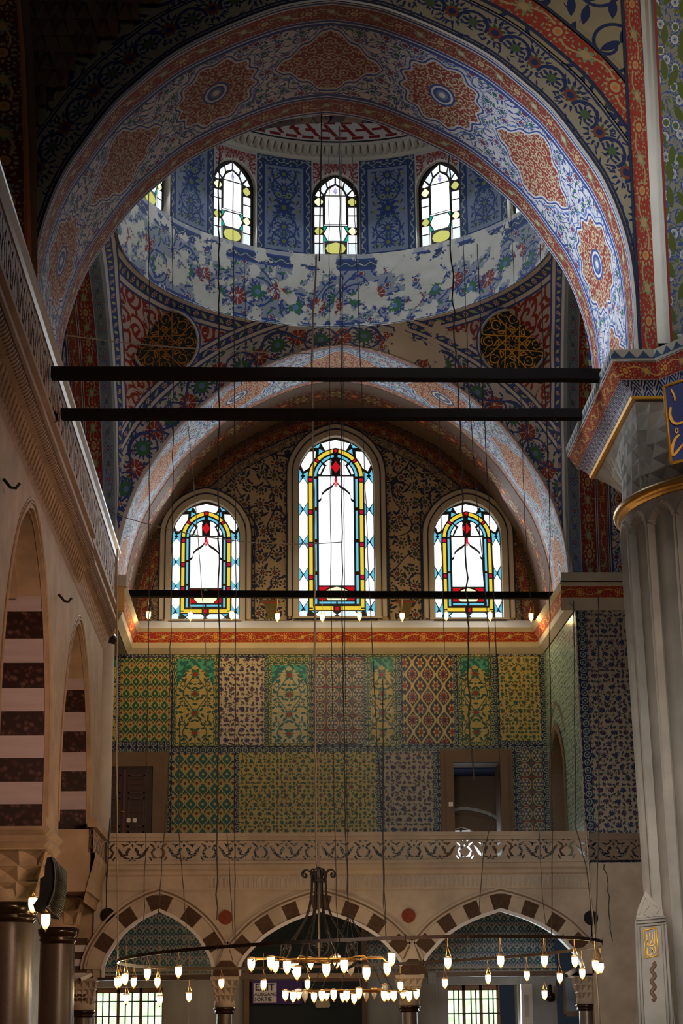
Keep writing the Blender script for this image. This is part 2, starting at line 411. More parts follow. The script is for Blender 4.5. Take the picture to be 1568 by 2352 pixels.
ax = x.abs()                       # 0 at panel centre, .5 at window axis
xm = ax*2.46
blue = (.15, .18, .24)
p = g.mix(0., blue, blue)
lf = floral(g, xm, y, 2.6, blue, blue=(.02, .04, .13), green=(.16, .18, .05), red=(.05, .09, .10), R=.34, cen=blue)
yy = y-1.10
r, q = g.flower(xm, yy, .26, 8.); lf = g.mix(q, lf, (.02, .04, .13)); lf = g.mix(r < .06, lf, (.12, .13, .05))
for k in (.48, -.48, .84, -.84):
    r, q = g.flower(xm, yy-k, .17, 10.); lf = g.mix(q, lf, (.02, .04, .13)); lf = g.mix(r < .05, lf, (.12, .13, .05))
    lf = g.mix(g.line(r, .29, .02)*(xm > .1), lf, (.02, .04, .13))
c = lf
bd = g.mix(g.line(xm-.58+g.op('SINE', y*22.)*.04, 0., .012) | g.line(y-2.26+g.op('SINE', xm*22.)*.04, 0., .012), (.022, .042, .11), (.26, .28, .22)); fx, fy_, _a, _b = g.vor(xm, y, 7., .3); _r, _p = g.flower(fx, fy_, .22, 6.); bd = g.mix(_p, bd, (.24, .26, .2))
inner = (xm < .40)*(y > .12)*(y < 2.06)
outer = (xm < .665)*(y > -.1)*(y < 2.36)
c2 = g.mix(outer, (.33, .33, .33), bd); c2 = g.mix((xm < .50)*(y > .0)*(y < 2.16), c2, (.012, .03, .12)); c2 = g.mix((xm < .47)*(y > .03)*(y < 2.13), c2, blue)
c = g.mix(inner, c2, c)
win = (xm > .70)
rs = scroll(g, xm, y, 4., (.40, .36, .33), (.2, .025, .02), .3)
c = g.mix(win, c, g.mix((y > 2.12)*(y < 2.30), (.36, .34, .31), g.mix(.5, rs, (.2, .03, .02))))
c = g.mix(win*(y < 2.12)*(y > 1.4), c, rs)
gone = g.noise(X, Z, 1.3, 6, Y, .6) > (.62+y*.10); c = g.mix(gone, c, (.42, .40, .35))
g.color(g.age(c, X, Y, Z, .12)); M['drumpan'] = g.m
g = G('dome_meander', .85); u, v = g.uv()
c = g.mix(0., (.44, .42, .38), (.44, .42, .38))
k = g.op('FRACT', u*24.); kk = (k-.5).abs()
t = g.op('FRACT', u*24.+v*1.3)
m1 = ((g.op('FRACT', u*22.+v*2.2)-.5).abs() < .13)*(v > .20)*(v < .50)
m2 = g.line(v, .16, .035)*(k < .7) | g.line(v, .54, .035)*(k > .3) | g.line(v, .35, .03)*(kk < .3)
c = g.mix(m1 | m2, c, (.16, .015, .012)); c = g.mix(g.line(v, .07, .02) | g.line(v, .66, .02), c, (.03, .02, .02))
c = g.mix(v > .72, c, scroll(g, u*7., v, 1.8, (.2, .025, .015), (.40, .37, .33), .3))
g.color(c); M['meander'] = g.m
# ---- wall tiles
def tile(name, kind, bg=(.40, .34, .16), ink=(.02, .05, .12), red=(.20, .03, .015), green=(.02, .13, .10), S_=.36):
    g = G(name, .25, 0, .28); u, v = g.uv()
    c = g.mix(0., bg, bg)
    if kind == 'ogee':       # ogival lattice with a fan palmette in every mesh
        row = g.op('FLOOR', v*(1/S_)); uu = u+g.op('MODULO', row, 2.)*(S_*.25)*0
        x = g.cell(u, S_*.8)*(1/1.); y = g.cell(v, S_)
        x = x; ed = (x.abs()-(g.op('COSINE', y*2*pi)*.2+.26)).abs()
        x2 = g.cell(u+S_*.4, S_*.8); y2 = g.cell(v+S_*.5, S_)
        c = g.mix(0., green, green); inm = x.abs() < (g.op('COSINE', y*2*pi)*.2+.26)
        c = g.mix(inm, c, ink)
        r = g.op('SQRT', x*x+(y+.12)*(y+.12)); a = g.op('ARCTAN2', y+.12, x)
        c = g.mix((r < (g.op('COSINE', a*9.).abs()*.2+.16)), c, bg); c = g.mix((r < .12), c, red)
        c = g.mix((ed < .055), c, bg)
        r = g.op('SQRT', x2*x2+y2*y2); c = g.mix(r < .1, c, bg)
    elif kind == 'stars':
        x = g.cell(u, S_); y = g.cell(v, S_*1.1)
        r, p = g.flower(x, y, .36, 6.); rr = r
        c = g.mix(0., (.03, .06, .06), (.03, .06, .06)); c = g.mix(g.line(rr, .42, .035), c, bg); c = g.mix(p, c, bg); c = g.mix(r < .2, c, ink); r, p = g.flower(x, y, .15, 6.); c = g.mix(p, c, bg)
        r2, p = g.flower(g.cell(u+S_/2, S_), g.cell(v+S_*.55, S_*1.1), .13, 4.); c = g.mix(p, c, red)
        c = g.mix((x.abs() > .475) | (y.abs() > .475), c, red)
    elif kind == 'scatter':  # repeating round blossoms with comma leaves
        x = g.cell(u+g.op('MODULO', g.op('FLOOR', v*(1/S_)), 2.)*S_*.5, S_); y = g.cell(v, S_)
        lx, ly, cr, cg = g.vor(u, v, 2.2/S_, .6)
        c = g.mix(g.leaf(lx, ly, cr*6.28, .5, .22), c, green); c = g.mix(g.leaf(lx-.1, ly+.2, cr*6.28+2., .3, .1), c, red)
        r, p = g.flower(x, y, .27, 8.); c = g.mix(g.line(r, .33, .03), c, bg); c = g.mix(p, c, ink); c = g.mix(r < .1, c, g.mix(cr < .5, green, red))
        r, p = g.flower(g.cell(u+S_*.25, S_*.5), g.cell(v+S_*.5, S_), .14, 5.); c = g.mix(p, c, ink)
    elif kind == 'tree':     # arabesque mirrored about the axis, teal spandrels at the head
        x = u.abs(); lf, ly, cr, cg = g.vor(x, v, 7., .85)
        c = g.mix(g.leaf(lf, ly, cr*6.28, .5, .2), c, ink)
        c = g.mix(g.line(x, (g.op('SINE', v*6.5)*.12+.17), .014), c, ink)
        r, p = g.flower(x, g.cell(v, .48)*.48, .12, 10.); c = g.mix(p, c, green); c = g.mix(r < .06, c, red)
        r, p = g.flower(x-.3, g.cell(v+.24, .48)*.48, .09, 8.); c = g.mix(p, c, ink); c = g.mix(r < .04, c, bg)
        c = g.mix((v > (1.98-x*1.3-g.op('COSINE', x*12.)*.06)), c, g.mix(g.noise(u, v, 9., 1) > .52, (.01, .10, .10), (.05, .26, .2)))
    elif kind == 'vases':
        c = g.mix(0., ink, ink)
        x = g.cell(u, S_); y = g.cell(v, S_*1.5)
        ed = (x.abs()-(g.op('COSINE', y*2*pi)*.2+.27)).abs(); c = g.mix(ed < .07, c, bg)
        r, p = g.flower(x, y, .25, 6.); c = g.mix(p, c, bg); c = g.mix(r < .12, c, red)
        r, p = g.flower(g.cell(u+S_/2, S_), g.cell(v+S_*.75, S_*1.5), .28, 12.); c = g.mix(p, c, bg); c = g.mix(r < .19, c, red); c = g.mix(r < .1, c, ink)
    elif kind == 'border':
        x = g.cell(u, .17); y = g.cell(v, .17)
        c = g.mix(0., ink, ink); r, p = g.flower(x, y, .36, 7.); c = g.mix(g.line(r, .36, .06), c, bg); c = g.mix(r < .17, c, green); c = g.mix(r < .08, c, bg)
        lx, ly, cr, cg = g.vor(u, v, 13., 1.); c = g.mix(g.leaf(lx, ly, cr*6.28, .4, .1), c, bg)
    gx = g.op('FRACT', u*4.).abs(); gy = g.op('FRACT', v*4.)
    c = g.mix((gx < .015) | (gy < .015), c, (.08, .07, .04))
    X, Y, Z = g.pos(); n = g.noise(X, Z, 3.5, 2, Y)
    g.color(g.age(c, X, Y, Z, .2, 2.))
    nn = g.op('MULTIPLY', g.noise(X, Z, 5., 3, Y), 1.); g.bump(nn, .02, .35)
    return g.m
Y1 = (.34, .28, .10)
M['t_ogee'] = tile('tile_ogee', 'ogee', Y1, (.015, .04, .04), (.15, .03, .02), (.015, .09, .05), .29)
M['t_ogee2'] = tile('tile_palmette', 'ogee', Y1, (.01, .06, .05), (.12, .02, .02), (.02, .09, .09), .36)
M['t_tree'] = tile('tile_arabesque', 'tree', Y1, (.02, .06, .05))
M['t_tree2'] = tile('tile_arabesque_pale', 'tree', (.34, .32, .20), (.02, .10, .12))
M['t_scat'] = tile('tile_blossom', 'scatter', (.38, .34, .26), (.02, .02, .12), (.13, .03, .02), (.02, .04, .06), .25)
M['t_scat2'] = tile('tile_meadow', 'scatter', Y1, (.01, .06, .07), (.17, .03, .015), (.01, .09, .05), .21)
M['t_scat3'] = tile('tile_meadow_dark', 'scatter', (.28, .24, .18), (.01, .02, .08), (.14, .025, .015), (.015, .04, .06), .25)
M['t_star'] = tile('tile_rosette', 'stars', (.34, .27, .17), S_=.32)
M['t_vase'] = tile('tile_vase', 'vases', (.38, .31, .13), (.02, .02, .03), (.2, .03, .015), S_=.38)
M['t_border'] = tile('tile_border', 'border', (.22, .24, .2), (.008, .014, .05), green=(.03, .12, .09))
M['t_borderg'] = tile('tile_border_green', 'border', (.32, .28, .1), (.02, .07, .05), green=(.03, .12, .09))
M['t_teal'] = tile('tile_teal', 'scatter', (.30, .36, .26), (.01, .09, .11), (.08, .12, .1), (.01, .13, .12), .2)
M['t_lun'] = tile('tile_lunette', 'ogee', (.34, .36, .36), (.012, .05, .15), (.03, .05, .15), (.015, .11, .15), .24)
# carpet floor, grey marble cladding, foliage outside
g = G('carpet', .95); x, y, z = g.pos(); g.color(g.mix(g.noise(x, y, 6, 3), (.12, .01, .01), (.2, .03, .02))); M['carpet'] = g.m
g = G('bluegrey_cladding', .35); x, y, z = g.pos(); g.color(g.mix(g.noise(x*3., y, 1.2, 5, z*.5), (.12, .13, .14), (.27, .27, .27))); M['clad'] = g.m
def outside(name, a, b, st):
    mt = bpy.data.materials.new(name); mt.use_nodes = True; nt = mt.node_tree; nt.nodes.clear()
    o = nt.nodes.new('ShaderNodeOutputMaterial'); e = nt.nodes.new('ShaderNodeEmission'); r = nt.nodes.new('ShaderNodeMix'); r.data_type = 'RGBA'
    n = nt.nodes.new('ShaderNodeTexNoise'); n.inputs['Scale'].default_value = 6; n.inputs['Detail'].default_value = 4
    q = nt.nodes.new('ShaderNodeNewGeometry'); nt.links.new(q.outputs['Position'], n.inputs['Vector'])
    nt.links.new(n.outputs[0], r.inputs[0]); r.inputs[6].default_value = (*a, 1); r.inputs[7].default_value = (*b, 1)
    nt.links.new(r.outputs[2], e.inputs[0]); e.inputs[1].default_value = st; nt.links.new(e.outputs[0], o.inputs[0]); mt.cycles.emission_sampling = 'NONE'; return mt
M['foliage'] = outside('daylit_trees', (.35, .75, .22), (1., 1., .95), 1.5)
M['p_white'] = emis('pane_clear', (.93, .96, 1.), 1.25)
M['p_frost'] = outside('pane_frosted', (.55, .72, .85), (1., 1., 1.), 1.15)
M['p_blue'] = emis('pane_turquoise', (.16, .62, .85), .9)
M['p_yel'] = emis('pane_yellow', (1., .72, .06), .85)
M['p_lem'] = emis('pane_lemon', (.80, .80, .22), .75)
M['p_cream'] = emis('pane_cream', (1., .97, .62), 1.1)
M['p_red'] = emis('pane_red', (.75, .01, .02), .8)
M['p_vio'] = emis('pane_violet', (.16, .10, .75), .8)
M['p_grn'] = emis('pane_green', (.02, .50, .36), .7)
def lampglass():
    mt = bpy.data.materials.new('lit_lamp_glass'); mt.use_nodes = True; nt = mt.node_tree; nt.nodes.clear()
    o = nt.nodes.new('ShaderNodeOutputMaterial'); e = nt.nodes.new('ShaderNodeEmission'); e.inputs[1].default_value = 1.
    m_ = nt.nodes.new('ShaderNodeMix'); m_.data_type = 'RGBA'; t = nt.nodes.new('ShaderNodeTexCoord'); q = nt.nodes.new('ShaderNodeSeparateXYZ'); nt.links.new(t.outputs['Generated'], q.inputs[0])
    r = nt.nodes.new('ShaderNodeMapRange'); r.inputs[1].default_value = .0; r.inputs[2].default_value = .35; r.inputs[3].default_value = 0.; r.inputs[4].default_value = 1.; nt.links.new(q.outputs[2], r.inputs[0]); nt.links.new(r.outputs[0], m_.inputs[0])
    m_.inputs[6].default_value = (1.6, .75, .16, 1); m_.inputs[7].default_value = (3.2, 2.5, 1.35, 1); nt.links.new(m_.outputs[2], e.inputs[0])
    nt.links.new(e.outputs[0], o.inputs[0]); mt.cycles.emission_sampling = 'NONE'; return mt
M['bulb'] = lampglass()
M['bulb_dim'] = plain('clear_lamp_glass', (.55, .52, .45), .1, 0, .8)
PANES = [M[k] for k in ('p_white', 'p_blue', 'p_yel', 'p_red', 'p_cream', 'p_lem', 'p_vio', 'p_grn', 'p_frost')]
# ------------------------------------------------------------------ curves
T = [(0, 0), (.1, .014), (.2, .040), (.36, .110), (.53, .206), (.66, .32), (.75, .415), (.84, .55), (.91, .67), (.96, .81), (.99, .95), (1, 1.1)]
T2 = [(0, 0), (.35, .19), (.66, .46), (.86, .76), (.95, .93), (1, 1.1)]
def smooth(P, n=8):
    P = [np.array(p, float) for p in P]; out = []
    for i in range(len(P)-1):
        a = P[max(i-1, 0)]; b = P[i]; c = P[i+1]; d = P[min(i+2, len(P)-1)]
        if i == 0: a = 2*b-c
        for k in range(n):
            t = k/n; out.append(.5*((2*b)+(-a+c)*t+(2*a-5*b+4*c-d)*t*t+(-a+3*b-3*c+d)*t**3))
    out.append(P[-1]); return np.array(out)
ARC = smooth(T, 6); ARC[:, 0] = np.clip(ARC[:, 0], 0, 1); ARC2 = smooth(T2, 6); ARC2[:, 0] = np.clip(ARC2[:, 0], 0, 1)
def arch(cx, a, apex, leg=None, rise=None, tab=None, n=None):
    """outline from the left foot over the apex to the right foot: array of (x, z)"""
    A = ARC if tab is None else tab
    k = a if rise is None else rise/1.1
    R = [(cx+a*t, apex-k*d) for t, d in A]
    if leg is not None: R += [(cx+a, z) for z in np.linspace(apex-k*1.1, leg, 6)[1:]]
    Lp = [(2*cx-x, z) for x, z in R[::-1]]
    return np.array(Lp[:-1]+R)
def arclen(P):
    d = np.hypot(*np.diff(P, axis=0).T); s = np.concatenate([[0], np.cumsum(d)]); return s-s[len(s)//2]
def offset(P, d):
    t = np.gradient(P, axis=0); n = np.stack([-t[:, 1], t[:, 0]], 1); n /= np.linalg.norm(n, axis=1)[:, None]+1e-9
    return P+n*d           # positive: outwards (the outline runs left foot -> apex -> right foot)
def wall_open(mb, f, xa, xb, z0, z1, ops, uvf=None, mi=0, depth=.3, rmi=0, step=.25):
    """wall between xa..xb, z0..z1 with openings (outline arrays of (x,z), foot level zf); f(x,z,d)->xyz"""
    xs = set(np.arange(xa, xb, step)); xs.add(xb)
    for P, zf in ops: xs |= {float(round(x, 5)) for x in P[:, 0]}
    xs = sorted(x for x in xs if xa-1e-9 <= x <= xb+1e-9)
    uvf = uvf or (lambda x, z: (x, z))
    for x0, x1 in zip(xs[:-1], xs[1:]):
        if x1-x0 < 1e-6: continue
        xm = (x0+x1)/2; iv = None
        for P, zf in ops:
            if P[0, 0] < xm < P[-1, 0]:
                def top(x, P=P):
                    c = len(P)//2
                    if x <= P[c, 0]: return float(np.interp(x, P[:c+1, 0]+np.arange(c+1)*1e-9, P[:c+1, 1]))
                    Q = P[c:]; return float(np.interp(x, Q[:, 0]+np.arange(len(Q))*1e-9, Q[:, 1]))
                e = 1e-6; iv = (zf, top(x0+e), top(x1-e))
        if iv is None: segs = [(z0, z0, z1, z1)]
        else:
            segs = [(iv[1], iv[2], z1, z1)]
            if iv[0] > z0+1e-6: segs.append((z0, z0, iv[0], iv[0]))
        for a0, a1, b0, b1 in segs:
            q = [(x0, a0), (x1, a1), (x1, b1), (x0, b0)]
            mb.add([f(x, z, 0) for x, z in q], [(0, 1, 2, 3)], [uvf(x, z) for x, z in q], mi)
    for P, zf in ops:       # reveals and sill
        Q = [(P[0, 0], zf)]+[tuple(p) for p in P]+[(P[-1, 0], zf)]
        if zf > z0+1e-3: Q.append(Q[0])
        A = [[f(x, z, 0), f(x, z, depth)] for x, z in Q]
        s = np.concatenate([[0], np.cumsum(np.hypot(*np.diff(np.array(Q), axis=0).T))])
        mb.grid(A, [[(k, 0), (k, depth)] for k in s], rmi, False)
def ribbon(mb, P, w0, w1, f, mi=0, d=0., uvo=0.):
    """strip along an (x,z) outline between offsets w0 and w1"""
    A, B = offset(P, w0), offset(P, w1); s = arclen(P)
    mb.grid([[f(*a, d), f(*b, d)] for a, b in zip(A, B)], [[(k, uvo), (k, uvo+abs(w1-w0))] for k in s], mi, False)
# ------------------------------------------------------------------ the great front arch
ROOM = {}
def fy(Y): return lambda x, z, d=0.: (x, Y+d, z)
A0 = arch(1.0, 4.65, 17.74, 11.75); A1 = arch(1.0, 4.62, 17.57, 11.75)
mb = MB(); s = arclen(A0); n = 13
P = [[[*(A0[i]*(1-k/(n-1))+A1[i]*(k/(n-1))), 27.5+3.6*k/(n-1)] for k in range(n)] for i in range(len(A0))]
P = [[(q[0], q[2], q[1]) for q in r] for r in P]
mb.grid(P, [[(s[i], 3.6*k/(n-1)) for k in range(n)] for i in range(len(A0))])
o = struct('wall_front_arch', mb, M['soffit']); o['label'] = 'great pointed arch painted with red medallions and blue flowers on its underside'; o['category'] = 'arch'
mb = MB(); f = fy(27.5)
wall_open(mb, f, -5.6, 9.6, 11.75, 22.5, [(A0, 11.75)], mi=0, depth=.02)
mb.box(5.66, 9.6, 27.5, 31.0, 11.72, 11.75, 0)
mb.box(-5.6, 9.6, 27.9, 28.2, 18.6, 24, 0)
ribbon(mb, A0, -.01, .03, f, 4, -.04); ribbon(mb, A0, .03, .07, f, 3, -.04)
A = offset(A0, .08); B = offset(A0, .72); s = arclen(A0)
mb.grid([[f(*a, -.03), f(*b, -.03)] for a, b in zip(A, B)], [[(k, 0), (k, .74)] for k in s], 1, False)
ribbon(mb, A0, .74, .80, f, 0, -.035); c = len(A0)//2
ribbon(mb, A0[c-6:], .80, .84, f, 3, -.035); ribbon(mb, A0[c-6:], .84, 1.26, f, 2, -.03); ribbon(mb, A0[c-6:], 1.28, 1.33, f, 3, -.035)
def pxstrip(mb, L, Y, mi, w=1., vlen=None):     # strip between two px polylines
    q = [(at(*a, Y), at(*b, Y)) for a, b in L]; L_ = 0; P = []; U = []
    for i, (a, b) in enumerate(q):
        if i: L_ += np.linalg.norm(a-q[i-1][0])
        P.append([a, b]); U.append([(L_, 0), (L_, w)])
    mb.grid(P, U, mi, False)
pxstrip(mb, [((1428, -60), (1466, -60)), ((1446, 300), (1487, 300)), ((1464, 640), (1507, 640)), ((1472, 806), (1514, 806))], 27.44, 2, .5)
pxstrip(mb, [((1423, -60), (1428, -60)), ((1441, 300), (1446, 300)), ((1459, 640), (1464, 640))], 27.43, 3)
o = struct('wall_front', mb, [M['spandrel'], M['palmette'], M['redstrip'], M['darkline'], M['whitepaint']]); o['label'] = 'painted wall above the great arch with dark scrolls and red flower borders'
# pilaster at the right edge of the front wall
mb = MB(); P = []; U = []
prof = [(1478, 27.46), (1492, 27.40), (1500, 27.30), (1507, 27.28), (1512, 27.05), (1600, 27.0)]
for k, (x, Y) in enumerate(prof):
    a, b = at(x-14, -40, Y), at(x+22, 788, Y); b[0] = a[0]+(b[0]-a[0])*.6
    P.append([a, (a+b)/2, b]); U.append([(k*.12 if k < 5 else 1.2, 0), (k*.12 if k < 5 else 1.2, 3.2), (k*.12 if k < 5 else 1.2, 6.4)])
mb.grid(P[:5], U[:5], 0, False); mb.grid(P[4:], [[(0, 0), (0, 3.2), (0, 6.4)], [(.9, 0), (.9, 3.2), (.9, 6.4)]], 1, False)
struct('wall_front_pilaster', mb, [M['plaster'], M['leafpil']])['label'] = 'pilaster painted with blue and green leaves beside the front wall'
# brown muqarnas squinch over the left shoulder of the arch
mb = MB(); f = lambda x, z, d=0.: (x, 27.42+d, z)
Bo = offset(A0, .76)
cols, rows = 24, 18
rg = random.Random(4)
for i in range(cols):
    for j in range(rows):
        x0 = -5.3+i*.22+(j % 2)*.11; z0 = 13.4+j*.30; x1 = x0+.22; z1 = z0+.30
        xc = (x0+x1)/2; zc = (z0+z1)/2
        k = np.argmin(np.hypot(Bo[:, 0]-xc, Bo[:, 1]-zc)); b = Bo[k]
        ins = zc < np.interp(xc, Bo[:len(Bo)//2, 0], Bo[:len(Bo)//2, 1]) if xc > Bo[0, 0] else False
        if ins or np.hypot(*(b-[xc, zc])) < .17 or xc > -.4 or z0+x0*.25 > 18.4: continue
        dp = .06+.26*rg.random(); a = rg.choice((0, 1, 2))
        T0 = [(x0, z1), (x1, z1), (x1, z0), (x0, z0)]
        apx = f(x0+.05 if a == 0 else x1-.05 if a == 1 else xc, z1-.04, -dp)
        low = f(xc, z0+.02, -.03); q = [f(*t) for t in T0]
        mb.add(q+[apx, low], [(0, 4, 1), (1, 4, 5), (1, 5, 2), (2, 5, 3), (3, 5, 0), (0, 5, 4)])
mb.add([f(-5.8, 13), f(-.3, 13), f(-.3, 22), f(-5.8, 22)], [(0, 3, 2, 1)]) if False else None
M['brownmuq'] = plain('brown_plaster', (.15, .072, .032), .8, var=.35, sc=1.5, bump=.3)
o = mb.build('muqarnas_squinch', M['brownmuq']); tag(o, 'dark brown faceted muqarnas vaulting above the shoulder of the great arch', 'vaulting')
# painted arris of a nearer arch at the left edge
mb = MB(); pxstrip(mb, [((-40, -60), (36, -60)), ((-40, 120), (50, 120)), ((-40, 330), (58, 330)), ((-40, 560), (62, 560)), ((-40, 700), (62, 700))], 26.3, 0, .5)
pxstrip(mb, [((36, -60), (42, -60)), ((50, 120), (57, 120)), ((58, 330), (66, 330)), ((62, 560), (72, 560)), ((62, 700), (72, 700))], 26.28, 1, .5)
pxstrip(mb, [((42, -60), (60, -60)), ((57, 120), (76, 120)), ((66, 330), (84, 330)), ((72, 560), (86, 560)), ((72, 700), (86, 700))], 26.6, 2, .5)
struct('wall_left_arch', mb, [M['redorange'], plain('orange_line', (.4, .14, .03), .8), M['brownmuq']])['label'] = 'dark painted arch edge with orange leaves at the left'
# ------------------------------------------------------------------ bay: rear arch, side arches, pendentives, drum
def cxf(Y): return .965+(Y-30.02)*.0604
def af(Y): return 4.46+(Y-30.02)*.0546
def mp(x, y, z): Y = 35.61+y*1.107; return (cxf(Y)+x*af(Y)/5.05, Y, z)
B0 = arch(1.64, 5.07, 16.94, 11.2)
def sof(outl, y0, y1, mi, mb, n=9):
    s = arclen(outl)
    mb.grid([[(q[0], y0+(y1-y0)*k/(n-1), q[1]) for k in range(n)] for q in outl], [[(s[i], (y1-y0)*k/(n-1)) for k in range(n)] for i in range(len(outl))], mi)
mb = MB(); sof(B0, 41.2, 43.8, 0, mb); sof(B0, 43.8, 44.4, 3, mb); sof(B0, 44.4, 45.2, 1, mb); sof(B0, 45.2, 46.0, 3, mb); ribbon(mb, B0, -.04, .06, fy(41.2), 2, -.03); ribbon(mb, B0, -.02, .0, fy(43.8), 2, -.02)
struct('wall_back_arch', mb, [M['soffit2'], redstrip('brown_scroll_band', .8, .9, (.075, .015, .01), (.05, .02, .012), (.12, .06, .03)), M['whitepaint'], plain('brown_paint', (.06, .032, .018), .85, var=.4, sc=5)])['label'] = 'pale blue arch framing the wall of three stained windows'
side = arch(0, 5.05, 16.9, 11.2)
for sg, nm in ((-1, 'left'), (1, 'right')):
    mb = MB(); s = arclen(side)
    dep = [0, .25, .55, .6, .95, 1.0, 1.3, 1.9, 3.0]; bnd = [(0, .28, 2, 0), (.28, .62, 1, .6), (.62, 2.6, 0, 1.9)]
    for d0, d1, mi, ww in bnd:
        nn = 2
        mb.grid([[mp(sg*(5.05+d0+(d1-d0)*k), y, z) for k in (0, 1)] for y, z in side], [[(s[i], k*(ww or .4)) for k in (0, 1)] for i in range(len(side))], mi)
    mb.grid([[mp(sg*7.7, y, 11.2), mp(sg*7.7, y, z)] for y, z in side[side[:, 1] > 11.3]], [[(y, 0), (y, z)] for y, z in side[side[:, 1] > 11.3]], 3, False)
    struct('wall_%s_arch' % nm, mb, [M['soffit3'], M['redstrip_green'], M['bluelight'], M['plaster']])['label'] = 'painted side arch of the bay, %s' % ('above the carved gallery' if sg < 0 else 'behind the fluted pier')
# pendentives
nth, nt_ = 480, 34
ths = (np.arange(nth+1)/nth)*2*pi; ZR = 17.15
P = np.zeros((nth+1, nt_, 3))
zc, Rs = 11.6, 7.15
arcS = side
def arch_z(w):
    c = len(arcS)//2; Q = arcS[c:]; return float(np.interp(min(abs(w), 5.05-1e-6), Q[:, 0]+np.arange(len(Q))*1e-9, Q[:, 1]))
for i, th in enumerate(ths):
    sx, cy_ = math.sin(th), math.cos(th); m_ = max(abs(sx), abs(cy_)); dl = 5.05/m_
    w = dl*(sx if abs(cy_) >= abs(sx) else cy_); zl = arch_z(w) if not (cy_ < 0 and abs(cy_) >= abs(sx)) else 17.03-4.46*float(np.interp(min(1, abs(w)/5.05), ARC[:, 0]+np.arange(len(ARC))*1e-9, ARC[:, 1]))
    sd = lambda z: math.sqrt(max(Rs*Rs-(z-zc)**2, 1))
    for j in range(nt_):
        t = j/(nt_-1); z = zl+(ZR-zl)*t
        d = sd(z)+(1-t)*(dl-sd(zl))+t*(4.48-sd(ZR))
        lo = np.array(mp(d*sx, d*cy_, z)); hi = np.array([1.35+d*sx, 35.5+d*cy_*1.148, z])
        P[i, j] = lo*(1-t)+hi*t
V3 = P.reshape(-1, 3)
def near(poly):     # distance to a 3-D polyline and arc length along it
    poly = np.array(poly, float); seg = np.linalg.norm(np.diff(poly, axis=0), axis=1); cum = np.concatenate([[0], np.cumsum(seg)])
    best = np.full(len(V3), 1e9); bs = np.zeros(len(V3))
    for k in range(len(poly)-1):
        ab = poly[k+1]-poly[k]; L2 = ab@ab
        if L2 < 1e-12: continue
        t = np.clip(((V3-poly[k])@ab)/L2, 0, 1); dd = np.linalg.norm(V3-(poly[k]+t[:, None]*ab), axis=1)
        u = dd < best; best[u] = dd[u]; bs[u] = (cum[k]+t*seg[k])[u]
    return bs-cum[-1]/2, best
sb, db = near([mp(x, 5.05, z) for x, z in side]); sf, df = near([mp(x, -5.05, z) for x, z in side])
sL, dL = near([mp(-5.05, y, z) for y, z in side]); sR, dR = near([mp(5.05, y, z) for y, z in side])
isb = db < df; uvb = np.stack([np.where(isb, sb, sf), np.where(isb, db, df)], 1)
isl = dL < dR; uvs = np.stack([np.where(isl, sL, sR), np.where(isl, dL, dR)], 1)
ang = np.repeat(ths, nt_)*4.48
ringd = []
for i in range(nth+1):
    seg = np.linalg.norm(np.diff(P[i], axis=0), axis=1); ringd.append(np.concatenate([np.cumsum(seg[::-1])[::-1], [0]]))
# towards the corners the loft runs steeply: use the true distance to the ring
sr, dr = near([(1.35+4.48*math.sin(t), 35.5+5.14*math.cos(t), ZR) for t in ths])
uvr = np.stack([ang, dr], 1)
mb = MB(); mb.grid(P, uvb.reshape(nth+1, nt_, 2)); mb.uv2 = [tuple(q) for q in uvr]; mb.uv3 = [tuple(q) for q in uvs]
o = struct('ceiling_pendentives', mb, M['pend']); o['label'] = 'painted pendentives with red arabesques and blue borders under the dome'
DC = (1.52, 35.5); KY = 1.145
def fd(R): return lambda u, z, d=0.: (DC[0]+(R+d)*math.sin(u), DC[1]+(R+d)*KY*math.cos(u), z)
def fwin(u):       # flat plane of a drum window
    c = Vector((DC[0]+4.66*math.sin(u), DC[1]+4.66*KY*math.cos(u), 0)); t = Vector((math.cos(u), -KY*math.sin(u), 0)).normalized(); n = Vector((-t.y, t.x, 0))
    return lambda x, z, d=0.: tuple(c+t*x+n*d+Vector((0, 0, z)))
mb = MB(); N = 360
rows = [(4.40, 17.08), (4.50, 17.14), (4.52, 17.2), (4.56, 17.8), (4.62, 18.4), (4.66, 18.98)]
mb.grid([[(1.35+(DC[0]-1.35)*min(1, (z-17.08)/1.)+r*math.sin(2*pi*k/N), DC[1]+r*KY*math.cos(2*pi*k/N), z) for r, z in rows] for k in range(N+1)], [[(2*pi*k/N*4.6, z-17.15) for r, z in rows] for k in range(N+1)])
struct('ceiling_drum_base', mb, M['drumlow'])['label'] = 'flaking carnation frieze below the windows of the dome'
ops = []; R = 4.66; hw = .56
for k in range(12):
    Q = arch(0, hw, 21.06, 19.0); Q = Q.copy(); Q[:, 0] = Q[:, 0]/R+k*pi/6
    if k in (0, 1, 2, 10, 11, 9, 3): ops.append((Q, 18.98))
ops = sorted(ops, key=lambda q: q[0][0, 0])
ops = [(q-[2*pi, 0] if q[0, 0] > pi+.2 else q, z) for q, z in ops]
mb = MB(); wall_open(mb, fd(R), -pi, pi, 18.98, 21.42, ops, uvf=lambda u, z: (u*6/pi, z-18.98), depth=.22, rmi=1, step=.035)
struct('ceiling_drum', mb, [M['drumpan'], M['plaster']])['label'] = 'blue painted drum of the dome between its windows'
